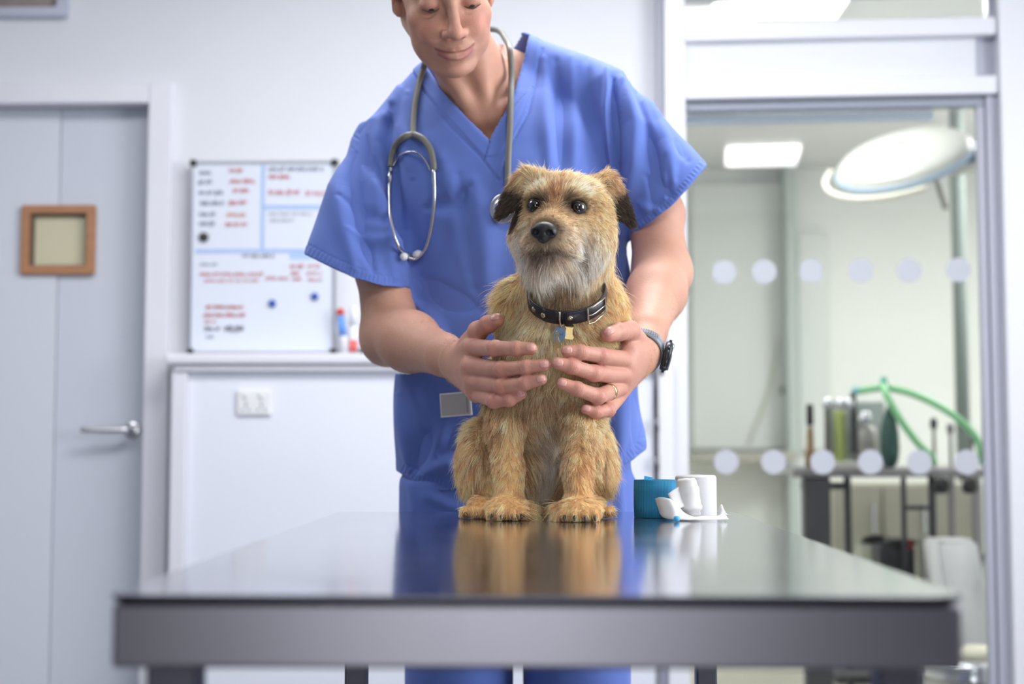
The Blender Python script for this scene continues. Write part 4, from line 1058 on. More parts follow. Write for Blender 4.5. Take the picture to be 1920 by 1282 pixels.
# small creases over the finger joints
px, py = proj(V)
for tip, prev, r_ in FT:
    for c, ax, am in FJ[id(tip)]:
        rr2 = np.linalg.norm(V-c, axis=1); sel = (rr2 < r_*2.0) & (NB_[:, 1] < -.1); Vs_ = V[sel]
        wob = .0006*fbm(Vs_, 300, 3, 2); acc = np.zeros(sel.sum())
        for off, k_ in ((-.0029, .8), (0, 1.), (.0028, .8)):
            acc += k_*np.exp(-(((Vs_-c)@ax-off+wob)/.00085)**2)
        V[sel] = Vs_ - NB_[sel]*(am*acc*np.clip(1.6-rr2[sel]/r_*.9, 0, 1))[:, None]
skin = mesh_obj('body', V, Q, m_skin, man, True, colours=skin_colour(V, NB_))
bodyV = V; Q_body = Q

# finger nails
m_nail = mat('nail', (212, 156, 144), .3, var=.05, vscale=200)
for tip, prev, r_ in FT:
    ax = (tip-prev)/np.linalg.norm(tip-prev); c = tip+ax*r_*.25; lb = body.local(c, .02)
    vdir = np.array([0, -1., .15]); 
    if r_ > .009: vdir = np.array([0, -.95, .35]) if tip[0] > .03 else np.array([-.45, -.75, .55])
    up = vdir-ax*(vdir@ax); up /= np.linalg.norm(up); sd = np.cross(ax, up)
    bm = bmesh.new(); g = []
    for i in range(8):
        u = -1+2*i/7; row = []
        for j in range(7):
            w = -1+2*j/6; wx = w*.60*math.sqrt(max(0.05, 1-abs(u)**3.2*.75)); 
            p0 = c + ax*(u*r_*.72) + sd*(wx*r_) + up*(r_*1.3)
            t = 0.
            dd = 0.0
            p_ = p0.copy()
            for _ in range(12):
                dv = float(lb.evalp(p_[None], lb.p)[0]); p_ = p_-up*dv*.9
            row.append(bm.verts.new(p_+up*.00035))
        g.append(row)
    for i in range(7):
        for j in range(6): bm.faces.new((g[i][j], g[i+1][j], g[i+1][j+1], g[i][j+1]))
    o = bm_obj('fingernail', bm, m_nail, man, True); s_ = o.modifiers.new('t', 'SOLIDIFY'); s_.thickness = .0007; s_.offset = 0
# eyes
for s in (-1, 1):
    bm = bmesh.new(); bmesh.ops.create_uvsphere(bm, u_segments=28, v_segments=18, radius=.0124)
    for v in bm.verts: v.co = Vector(H(s*.032, -.0755, -.0015)) + v.co
    e = bm_obj('eye', bm, mat('eye_white', (226, 216, 208), .15), man, True)
    gz = HR@np.array([.06, -.84, -.56]); gz /= np.linalg.norm(gz)
    lathe('iris', [(0, .0128), (.0022, .0127), (.0024, .01265), (.0058, .0113), (.0060, .0108), (0, .0108)], mat('iris', (70, 62, 54), .1), e, 24, frame_mtx(H(s*.032, -.0755, -.0015), gz))

for s in (-1, 1):
    pts = [H(s*.0195, -.0862, -.0070), H(s*.026, -.0900, -.0096), H(s*.034, -.0910, -.0104), H(s*.0465, -.0838, -.0064)]
    tube('eyelashes', pts, [.0004, .0012, .0014, .0006], mat('lash_brown', (74, 54, 46), .7), man, 8, 5)
# ---------------------------------------------------------------- scrubs
cl = SDF()
I3 = np.eye(3)
def trow(py, a, b, Dc, dep, Ds=None):
    """one level of the torso: picture row, left and right edge in pixels, centre depth, half depth"""
    Ds = Ds or Dc; xa, xb = X(a, Ds), X(b, Ds); z = Z(py, Ds); return (z, (xa+xb)/2, Dc, (xb-xa)/2, dep)
rows = [trow(1000, 748, 1208, 2.46, .135), trow(905, 744, 1211, 2.46, .14), trow(845, 742, 1212, 2.455, .14), trow(720, 738, 1196, 2.445, .135), trow(600, 752, 1182, 2.435, .13),
        trow(480, 752, 1176, 2.43, .135), trow(380, 730, 1168, 2.43, .14), trow(290, 718, 1146, 2.43, .112), trow(225, 790, 1090, 2.435, .075), trow(190, 860, 1010, 2.44, .04)]
cl.loft(I3, (0, 0, 0), rows[::-1], .03, pw=2.25)
cl.cone(P(815, 174, 2.445), P(720, 276, 2.43), .052, .050, .045)
cl.cone(P(975, 118, 2.445), P(1120, 178, 2.43), .050, .056, .045)
cl.cone(P(905, 165, 2.46), P(905, 230, 2.44), .085, .10, .05)
cl.ell(P(930, 320, 2.435), (.185, .122, .15), .06)
# sleeves (flared lofts, cut at the hem)
def sleeve(o, e, across, st_, k=.03):
    o = np.array(o); e = np.array(e); t = e-o; L_ = np.linalg.norm(t); t = t/L_
    a = np.array(across, float); a = a-t*(a@t); a /= np.linalg.norm(a); d = np.cross(t, a)
    cl.loft(np.stack([a, d, t], 1), o, [(s*L_, ca, cd, ra, rd) for s, ca, cd, ra, rd in st_], k, pw=2.1)
so, se = P(708, 275, 2.43), P(668, 512, 2.37)
sleeve(so, se, (1, 0, .3), [(-.1, .006, 0, .038, .050), (0.15, .003, 0, .052, .062), (.5, -.001, 0, .075, .072), (1.0, 0, 0, .094, .078), (1.3, 0, 0, .104, .080)])
ro_, re_ = P(1136, 200, 2.43), P(1256, 375, 2.385)
sleeve(ro_, re_, (.75, 0, .75), [(-.1, 0, 0, .048, .055), (0.15, .0, 0, .062, .066), (.5, .0, 0, .075, .072), (1.0, 0, 0, .086, .076), (1.4, 0, 0, .092, .076)])
outer = SDF(); outer.p = list(cl.p)
_inner = list(cl.p)
def inner_fn(Qp):
    return outer.evalp(Qp, outer.near(Qp.mean(0), np.linalg.norm(Qp-Qp.mean(0), axis=1).max()))+.0052
cl.add(inner_fn, P(930, 500, 2.43), 1e3, .0, 's')
cl.p[-1] = (inner_fn, cl.p[-1][1], 1e3, 1e-6, 's')
# V neck and neck opening
VP = [(919, 269), (868, 212), (826, 165), (797, 122), (778, 60), (1010, 20), (990, 76), (981, 120), (962, 180), (941, 226)]
cl.prism(VP, 1.9, 2.428, .003, 's', 2.33)
cl.cone(P(890, 150, 2.45), P(888, 40, 2.44), .076, .085, .006, 's')
# sleeve hem cuts (polygons beyond the hem)
cl.prism([(540, 468), (566, 475), (620, 502), (665, 522), (715, 536), (770, 541), (772, 700), (520, 700)], 1.9, 2.9, .002, 's', 2.37)
cl.prism([(1335, 298), (1322, 316), (1286, 358), (1262, 385), (1220, 418), (1184, 441), (1184, 620), (1420, 620), (1420, 298)], 1.9, 2.9, .002, 's', 2.38)
# bottom hem of the top, curved; tail of the trousers is a mesh of its own
cl.prism([(700, 872), (745, 884), (775, 905), (830, 922), (866, 916), (900, 905), (1100, 895), (1135, 884), (1180, 868), (1212, 842), (1300, 800), (1300, 1300), (700, 1300)], 1.9, 2.9, .002, 's', 2.33)
cl.plane(P(980, 905, 2.46), (0, .15, -1), .002)
V, Q = surface_nets(cl, (-.40, 2.15, .86), (.40, 2.64, 1.70), .0022)
V, Q = keep_big(V, Q)
V = lapl(V, Q, 4, .5)
N_ = vnormals(V, Q)
outd = outer(V); isout = outd > -.003
px, py = proj(V); front = np.clip(-N_[:, 1]*2.2+.3, 0, 1)
D_ = np.zeros(len(V)); FA = 2.5
def fold(pts, w, amp, taper=True, sideamp=0.0):
    """ridge (+) or valley (-) of the cloth along a line, width in pixels, amp in mm"""
    global D_
    d, t, sd = linedist(px, py, pts); ww = w*(.55+.9*np.sin(np.pi*np.clip(t, 0, 1))) if taper else w
    e = np.sin(np.pi*np.clip(t, .04, .96))**.6 if taper else 1.0
    D_ = D_ + FA*amp*1e-3*np.exp(-(d/ww)**2)*e*front
# broad undulation
D_ += .0026*fbm(V*np.array([1, 1, .45]), 16, 11, 2)*front + .0012*fbm(V, 45, 12, 2)*front
# chest and shoulder folds (left)
fold([(748, 165), (716, 230), (706, 300), (722, 380), (748, 470), (772, 560)], 11, 5)
fold([(735, 200), (722, 270), (735, 350), (758, 430)], 10, -6)
fold([(765, 175), (758, 240), (772, 330)], 10, 3.5)
fold([(690, 210), (676, 250), (690, 300), (716, 345), (734, 400)], 8, -4)
fold([(640, 300), (632, 350), (645, 420), (665, 500)], 15, 4)
fold([(672, 270), (662, 340), (672, 420), (700, 505)], 12, -5)
fold([(700, 330), (705, 400), (728, 460), (742, 520)], 12, 5)
fold([(725, 360), (745, 430), (762, 480)], 7, -6)
fold([(640, 370), (700, 410), (748, 430)], 8, -3)
fold([(655, 430), (700, 452), (752, 458)], 8, 2.5)
fold([(800, 390), (850, 380), (880, 350)], 12, -4); fold([(830, 300), (860, 400), (880, 520)], 22, 4)
fold([(790, 520), (840, 560), (900, 580)], 16, -3); fold([(772, 560), (800, 590), (845, 640)], 9, 4); fold([(765, 600), (785, 620), (820, 640)], 7, -5)
fold([(890, 340), (905, 430), (915, 560)], 20, 4); fold([(860, 330), (876, 430), (890, 540)], 14, -3.5)
# right
fold([(1018, 110), (1024, 200), (1030, 330)], 12, 3.5); fold([(1042, 115), (1050, 200), (1052, 330)], 12, -4)
fold([(1070, 110), (1074, 200), (1076, 330)], 11, 3); fold([(1100, 115), (1108, 220), (1110, 340)], 12, -3)
fold([(1136, 130), (1137, 200), (1146, 280), (1152, 350)], 6, 6); fold([(1150, 150), (1150, 230), (1160, 330)], 6, -7)
fold([(1166, 150), (1190, 230), (1190, 310), (1172, 400)], 12, 6); fold([(1178, 145), (1222, 230), (1232, 320), (1224, 400)], 11, -6)
fold([(1196, 165), (1250, 260), (1262, 340)], 12, 5.5); fold([(1205, 190), (1240, 290), (1246, 370)], 7, 4); fold([(1230, 205), (1290, 300)], 12, -4)
fold([(1212, 330), (1240, 352), (1262, 368)], 9, -4); fold([(1196, 380), (1216, 392), (1240, 396)], 8, 3)
# lower part
fold([(765, 720), (800, 780), (840, 840), (850, 905)], 16, 5); fold([(800, 720), (812, 800), (780, 880)], 12, -5)
fold([(745, 740), (760, 810), (765, 880)], 10, 4); fold([(820, 860), (850, 830), (880, 800)], 14, -7); fold([(790, 890), (830, 872), (870, 860)], 12, 4)
fold([(1150, 640), (1165, 740), (1160, 860)], 14, 5); fold([(1180, 700), (1196, 780), (1195, 850)], 9, -5); fold([(1130, 720), (1136, 800), (1150, 870)], 10, -4)
fold([(1172, 470), (1178, 560), (1182, 640)], 8, 4)
# seams: armholes, neckband, hem stitching (fine)
def groove(pts, w=1.3, amp=-1.0, stitch=0):
    global D_
    d, t, sd = linedist(px, py, pts); L_ = np.linalg.norm(np.diff(np.array(pts, float), axis=0), axis=1).sum()
    a = amp*1e-3*np.exp(-(d/w)**2)
    if stitch: a = a*(.55+.45*np.sin(t*L_/stitch*2*np.pi))
    D_ = D_+a*front
groove([(652, 246), (672, 262), (700, 300), (722, 352), (738, 402), (752, 450)], 2.0, -1.6); groove([(646, 262), (664, 282), (690, 318), (708, 352)], 1.4, -.9, 9)
groove([(1172, 138), (1160, 170), (1150, 220), (1148, 280), (1152, 340)], 2.0, -1.6); groove([(1180, 150), (1170, 180), (1161, 226)], 1.4, -.9, 9)
VL = [(797, 122), (826, 165), (868, 212), (919, 269)]; VR = [(985, 76), (981, 120), (962, 180), (941, 226), (919, 269)]
BL = [(772, 130), (795, 172), (840, 232), (908, 302), (936, 337)]; BR = [(1017, 92), (1006, 150), (990, 215), (962, 262), (947, 297), (936, 337)]
band = np.minimum(linedist(px, py, VL)[0], linedist(px, py, VR)[0]); 
D_ += .0016*np.clip((27-band)/3, 0, 1)*front*(py < 320)
D_ += .0018*(polysd(px, py, np.array([(919, 269), (941, 226), (1000, 160), (985, 215), (947, 297), (936, 337), (908, 303)], float)) < 0)*front
groove(BL, 2.0, -1.8); groove(BR, 2.0, -1.8); groove([(919, 269), (908, 302)], 1.8, -2.2)
HL = [(566, 475), (620, 502), (665, 522), (715, 536), (770, 541)]
HRr = [(1328, 305), (1286, 358), (1262, 385), (1220, 418), (1184, 441)]
HB = [(745, 884), (775, 905), (830, 922), (866, 916)]; HB2 = [(1135, 884), (1180, 868), (1212, 842)]
for hh, off in ((HL, 20), (HRr, 16), (HB, 22), (HB2, 22)):
    d, t, sd = linedist(px, py, hh); L_ = np.linalg.norm(np.diff(np.array(hh, float), axis=0), axis=1).sum()
    D_ += -.0012*np.exp(-((d-off)/1.8)**2)*front*(.6+.4*np.sin(t*L_/8*2*np.pi)) + .0007*np.sin(t*L_/8*2*np.pi)*(d < off)*front*np.clip(d/8, 0, 1)
V = V + N_*(D_*isout)[:, None]
m_scrub = mat('scrub_cotton', (95, 119, 194), .78, var=.03, vscale=30, bump=.22, bscale=900, bdist=.0005, sheen=.15, spec=.2)
mesh_obj('scrub_top', V, Q, m_scrub, man, True)
cloth = outer
from mathutils.bvhtree import BVHTree
cloth_bvh = BVHTree.FromPolygons(V.tolist(), Q.tolist())

# trousers
tr_ = SDF()
for px0_, px1_ in ((748, 972), (968, 1196)):
    xa, xb = X(px0_, 2.46), X(px1_, 2.46)
    tr_.loft(I3, (0, 0, 0), [(.05, (xa+xb)/2, 2.50, .105, .12), (.45, (xa+xb)/2, 2.485, .094, .115), (.60, (xa+xb)/2, 2.48, .093, .115), (.72, (xa+xb)/2+.0, 2.47, .097, .122), (.90, (xa+xb)/2, 2.47, .098, .122)], .02, pw=2.3)
tr_.loft(I3, (0, 0, 0), [(.73, X(972, 2.46), 2.47, .196, .12), (.80, X(972, 2.46), 2.47, .198, .125), (.95, X(972, 2.46), 2.465, .197, .122)], .03, pw=2.4)
Vt, Qt = surface_nets(tr_, (-.28, 2.28, .03), (.28, 2.66, .97), .006)
Vt = lapl(Vt, Qt, 2, .5); Nt = vnormals(Vt, Qt)
Vt = Vt+Nt*(.004*fbm(Vt*np.array([1, 1, .3]), 22, 4, 3))[:, None]
px, py = proj(Vt); 
for pts, w, a in (([(800, 930), (850, 950), (880, 960)], 10, 4), ([(1160, 900), (1165, 960)], 8, 5), ([(1140, 900), (1148, 960)], 7, -4), ([(770, 910), (778, 960)], 8, 4)):
    d, t, _ = linedist(px, py, pts); Vt = Vt+Nt*(a*1e-3*np.exp(-(d/w)**2))[:, None]
mesh_obj('trousers', Vt, Qt, m_scrub, man, True)
# shoes
for xc in (X(860, 2.46), X(1085, 2.46)):
    sh = SDF(); sh.cone((xc, 2.52, .045), (xc, 2.36, .032), .042, .036, .02); sh.ell((xc, 2.30, .030), (.045, .06, .032), .02); sh.cone((xc, 2.52, .05), (xc, 2.52, .10), .040, .042, .02)
    sh.plane((xc, 2.4, .002), (0, 0, -1), .004)
    a, b = surface_nets(sh, (xc-.07, 2.2, -.02), (xc+.07, 2.6, .16), .005); mesh_obj('shoe', lapl(a, b, 1), b, mat('shoe_leather', (52, 50, 54), .45), man, True)

# clip-on badge at the trouser pocket line
def on_cloth(px, py, off=.003):
    d = ray(px, py); d = d/np.linalg.norm(d); h = cloth_bvh.ray_cast(Vector(CAM), Vector(d))[0]
    return np.array(h)-d*off if h is not None else P(px, py, 2.33)
skin_bvh = BVHTree.FromPolygons(bodyV.tolist(), Q_body.tolist())
def on_top(px, py, off, spread=9):
    """rests on whatever lies foremost here, cloth or skin"""
    best = 9.
    for dx in (-spread, 0, spread):
        d = ray(px+dx, py); d = d/np.linalg.norm(d)
        for b_ in (cloth_bvh, skin_bvh):
            h = b_.ray_cast(Vector(CAM), Vector(d), 3.0)
            if h[0] is not None: best = min(best, h[3])
    d = ray(px, py); d = d/np.linalg.norm(d); return CAM+d*(best-off)
bcen = on_cloth(855, 758, .006)
gx = bcen + np.array([-.0, 0, 0])
bt = thing('name_badge', bcen, 'small grey name badge with a white border clipped to the scrub top', 'badge')
e1 = on_cloth(887, 755, .006)-on_cloth(824, 758, .006); e1 /= np.linalg.norm(e1); nb = np.cross(e1, [0, 0, 1.]); nb /= np.linalg.norm(nb)
if nb[1] > 0: nb = -nb
BM = frame_mtx(bcen, nb, e1) @ Matrix.Rotation(R(2), 4, 'Z')
bw, bh_ = 31.5*bcen[1]/F, 22.5*bcen[1]/F
yv = (BM.to_3x3() @ Vector((0, 1, 0))).z
fl = 1 if yv > 0 else -1
bm = bmesh.new(); add_box(bm, -bw, bw, -bh_, bh_, 0, .0016, .0006, BM); bm_obj('badge_plate', bm, m_white, bt)
bm = bmesh.new(); add_box(bm, -bw+.0022, bw*.60, -bh_+.0022, bh_-.0022, .0016, .0020, 0, BM); add_box(bm, bw*.62, bw-.003, -bh_+.0022, bh_-.0022, .0016, .0020, 0, BM)
bm_obj('badge_insert', bm, mat('badge_grey', (176, 176, 178), .4), bt)
bm = bmesh.new()
for k in range(9): add_box(bm, bw*.70, bw*.76, -bh_*.72+k*bh_*.155, -bh_*.72+k*bh_*.155+bh_*.10, .0020, .0022, 0, BM)
bm_obj('badge_print', bm, mat('ink_dark', (112, 112, 124), .5), bt)

# ---------------------------------------------------------------- stethoscope
m_tub = mat('stethoscope_tube', (112, 112, 108), .42, spec=.4)
m_bin = mat('binaural_metal', (206, 208, 214), .24, 1.0)
hub = on_cloth(774, 253, .008)
stt = thing('stethoscope', hub, 'grey stethoscope hanging round the neck of the man', 'stethoscope')
def oc(l, off): return [on_cloth(a, b, off) for a, b in l]
left = oc([(774, 255), (775, 225), (779, 190), (786, 155), (793, 132)], .009)
back = [P(799, 112, 2.39), P(815, 88, 2.47), P(860, 70, 2.54), P(905, 56, 2.54), P(934, 57, 2.48), P(948, 74, 2.41)]
right = [P(956, 94, 2.352)] + [on_top(a, b, .008) for a, b in ((959, 140), (958, 190), (956, 240), (953, 300), (952, 352))]
tube('tubing', left+back+right, .0054, m_tub, stt, 14, 8)
tube('yoke', oc([(774, 252), (757, 257), (741, 274), (734, 296), (732, 313)], .009), [.0056, .006, .0055, .0052, .0050], m_tub, stt, 14, 6)
tube('yoke', oc([(774, 252), (792, 260), (806, 278), (812, 300), (814, 319)], .009), [.0056, .006, .0055, .0052, .0050], m_tub, stt, 14, 6)
tube('ear_tube', oc([(733, 312), (730.5, 348), (732, 404), (742, 449), (753, 470), (770, 479), (777, 477)], .009), .0031, m_bin, stt, 12, 8)
tube('ear_tube', oc([(813, 318), (814.5, 367), (811, 412), (803.5, 449), (794, 472), (779, 485), (765, 483)], .013), .0031, m_bin, stt, 12, 8)
for px_, a, b in ((732, 322, 342), (814, 328, 350)):
    tube('ear_tube_sleeve', oc([(px_-.5, a), (px_-1.2 if px_ < 800 else px_+.3, b)], .009), .0043, m_bin, stt, 12, 1)
tube('spring', oc([(737, 311), (743, 300), (751, 290), (770, 284.5), (788, 290), (800, 304), (807, 320)], .008), .0018, m_bin, stt, 8, 8)
for p, d in (((757, 481), (770, 480)), ((784, 476), (774, 478))):
    a, b = on_cloth(*p, .012), on_cloth(*d, .012)
    lathe('ear_tip', [(0, -.0065), (.004, -.006), (.0068, -.001), (.006, .004), (.0035, .009), (0, .0095)], mat('ear_tip_white', (224, 226, 232), .3), stt, 18, frame_mtx(a, b-a))
c0 = on_cloth(952, 352, .009); c1 = on_cloth(952, 372, .010)
tube('stem', [c0, c1], .0036, m_bin, stt, 12, 1)
cc = on_cloth(946, 391, .006)
CM = frame_mtx(cc, (-.35, -1, .05))
lathe('chest_piece', [(0, -.004), (.023, -.004), (.0255, -.002), (.0260, .004), (.0225, .0065), (.0195, .0062), (.012, .0085), (.009, .014), (0, .015)], m_bin, stt, 36, CM)
# ---------------------------------------------------------------- wrist watch
wc0 = P(1203, 655, 2.108); ax = fdR
wx = np.array([1., 0, -.25]); wx = wx-ax*(wx@ax); wx /= np.linalg.norm(wx); wy = np.cross(ax, wx)
wt = thing('wristwatch', wc0, 'grey and black sports watch on the wrist by the right of the dog', 'watch')
m_strap = mat('watch_strap', (122, 128, 136), .4)
# strap follows the wrist surface: outward march from the axis
lw_ = body.local(wc0, .04); _rs = np.linspace(.012, .05, 140)
def wrist_r(a, s):
    d = wx*math.cos(a)+wy*math.sin(a); c = wc0+ax*s
    v = lw_.evalp(c+d*_rs[:, None], lw_.p); k = int(np.argmax(v > 0)); return c, d, _rs[k]
bm = bmesh.new(); g = []; NA = 64
for i in range(NA):
    a = 2*math.pi*i/NA; row = []
    for s, o_ in ((-.0120, .0006), (-.0125, .0028), (0, .0036), (.0125, .0028), (.0120, .0006)):
        c, d, r_ = wrist_r(a, s*1.0); row.append(bm.verts.new(c+d*(r_+o_)))
    g.append(row)
for i in range(NA):
    n_ = (i+1) % NA
    for j in range(5): bm.faces.new((g[i][j], g[n_][j], g[n_][(j+1) % 5], g[i][(j+1) % 5]))
bm_obj('strap', bm, m_strap, wt, True)
c, d, r_ = wrist_r(0.0, 0)
WM = frame_mtx(c+d*(r_+.003), d, ax)
m_case = mat('watch_case', (58, 62, 66), .3, .7)
lathe('case', [(0, 0), (.0205, 0), (.0225, .003), (.0225, .008), (.0205, .0105), (0, .0105)], m_case, wt, 40, WM)
lathe('bezel', [(.017, .0106), (.0205, .0106), (.0200, .0128), (.0175, .0128), (.017, .0106)], mat('bezel_steel', (140, 150, 156), .3, .8), wt, 40, WM)
lathe('crystal', [(0, .0107), (.0174, .0107), (.0170, .0122), (0, .0128)], mat('watch_crystal', (60, 78, 86), .06), wt, 40, WM)
for a in (60, 120, 90, -60, -120):
    q_ = WM @ Vector((.0225*math.cos(R(a)), .0225*math.sin(R(a)), .006)); dn = (WM.to_3x3() @ Vector((math.cos(R(a)), math.sin(R(a)), 0)))
    lathe('watch_button', [(0, -.001), (.0022, -.001), (.0022, .0024), (0, .0026)], m_case, wt, 12, frame_mtx(q_, dn))
bm = bmesh.new()
for a in np.linspace(R(58), R(105), 8):
    for s in (-.005, 0, .005):
        c, d, r_ = wrist_r(a, s)
        bmesh.ops.create_circle(bm, cap_ends=True, segments=6, radius=.0011, matrix=frame_mtx(c+d*(r_+.0038+(.0002 if s else .0)), d, ax))
bm_obj('strap_holes', bm, m_black, wt)
# wedding ring
ra, rb = P(1160, 728, 2.020), P(1121, 743, 1.957); rc_ = ra+(rb-ra)*.48; rx_ = (rb-ra)/np.linalg.norm(rb-ra)
wr_ = lathe('wedding_ring', [(.0112, -.0034), (.0124, -.0032), (.0127, 0), (.0124, .0032), (.0112, .0034), (.0110, 0), (.0112, -.0034)], mat('gold', (222, 196, 146), .2, 1.0), None, 36, frame_mtx(rc_, rx_))
tag(wr_, 'gold ring on the ring finger of the watch hand', 'ring')
# ================================================================ the dog
dg = SDF()
DHR = rot(yaw=-14, roll=5, pitch=6)
DH = P(1059, 399, 1.975)                         # skull centre
def G(x, y, z): return DH + DHR@np.array([x, y, z])
# head
dg.ell(G(0, .004, .004), (.058, .060, .050), .02, M=DHR)
dg.ell(G(0, -.020, .010), (.050, .040, .036), .02, M=DHR)
for s in (-1, 1):
    dg.ell(G(s*.044, -.006, -.034), (.029, .040, .036), .025, M=DHR)              # cheeks
    dg.ell(G(s*.027, -.044, .022), (.016, .012, .009), .012, M=DHR)               # brows
    dg.ell(G(s*.0305, -.057, .0055), (.0125, .012, .0105), .005, 's', M=DHR)      # sockets
dg.cone(G(0, -.040, -.024), G(0, -.085, -.037), .034, .026, .02)                   # muzzle
dg.cone(G(0, -.035, -.008), G(0, -.088, -.024), .020, .0165, .015)
for s in (-1, 1): dg.ell(G(s*.019, -.076, -.048), (.021, .026, .018), .012, M=DHR)  # lips
dg.cone(G(0, -.020, -.066), G(0, -.074, -.072), .028, .018, .014)                  # lower jaw
dg.chain([G(-.034, -.070, -.064), G(-.018, -.100, -.058), G(0, -.108, -.0555), G(.018, -.100, -.058), G(.034, -.070, -.064)], [.002, .003, .003, .003, .002], .004, 's')
# ears: base then folded flap
EAR = {}
for s, tip, mid, base in ((-1, P(934, 408, 1.955), P(952, 370, 1.945), P(990, 336, 1.965)), (1, P(1188, 424, 1.995), P(1172, 385, 1.985), P(1134, 343, 1.985))):
    out = tip-base; out /= np.linalg.norm(out); nr = np.array([s*.45, -.85, .25]); nr -= out*(nr@out); nr /= np.linalg.norm(nr); ac = np.cross(out, nr)
    EM = np.stack([ac, nr, out], 1); L_ = np.linalg.norm(tip-base); EAR[s] = (base, tip)
    dg.loft(EM, base, [(-.012, 0, 0, .014, .010), (.0, 0, 0, .021, .009), (L_*.35, 0, 0, .0215, .0055), (L_*.7, 0, 0, .015, .0045), (L_, 0, 0, .006, .004)], .010)
    dg.ell(base+np.array([-s*.012, .008, -.008]), (.022, .020, .016), .015)
# neck, chest, trunk
dg.cone(G(0, .005, -.035), P(1060, 575, 2.025), .055, .050, .03)
dg.cone(G(0, .030, -.030), P(1058, 590, 2.09), .056, .066, .03)
dg.ell(P(978, 590, 2.06), (.036, .05, .05), .03); dg.ell(P(1130, 592, 2.06), (.034, .05, .05), .03)
dg.ell(P(1045, 668, 2.055), (.083, .100, .072), .035)
dg.ell(P(1030, 745, 2.075), (.080, .098, .085), .04)
dg.ell(P(1005, 855, 2.125), (.092, .066, .075), .03)
dg.cone(P(1030, 720, 2.13), P(1003, 880, 2.15), .088, .083, .03)
for px_, s in ((903, -1), (1108, 1)):
    dg.ell(P(px_, 868, 2.10), (.033, .085, .062), .02)
    dg.ell(P(px_+s*(-3), 948, 2.035), (.021, .055, .016), .012)
# fore legs
LEGS = {-1: [P(952, 720, 2.03), P(950, 800, 2.00), P(954, 880, 1.985), P(951, 945, 1.975)], 1: [P(1092, 720, 2.02), P(1088, 800, 1.985), P(1082, 880, 1.96), P(1085, 948, 1.945)]}
for s, lg in LEGS.items():
    dg.chain(lg, [.036, .0255, .0175, .0180], .012)
    a = lg[-1]; zz = TZ
    dg.ell((a[0], a[1]-.012, zz+.016), (.030, .036, .016), .010)
    for k, dx in enumerate((-.020, -.007, .007, .020)):
        dg.ell((a[0]+dx, a[1]-.034-(.004 if k in (1, 2) else 0), zz+.0105), (.0078, .014, .0105), .004)
for px_ in (889, 1124):
    for k, dx in enumerate((-.012, 0, .012)): dg.ell((X(px_, 2.0)+dx, 1.985, TZ+.009), (.0068, .014, .009), .004)
dg.ell((X(985, 2.2), 2.19, TZ+.03), (.05, .05, .03), .02)
dg.plane((0, 2, TZ+.0006), (0, 0, -1), .002)
Vd, Qd = surface_nets(dg, (-.13, 1.80, .855), (.21, 2.30, 1.36), .0024)
Vd = lapl(Vd, Qd, 1, .4); Nd = vnormals(Vd, Qd)

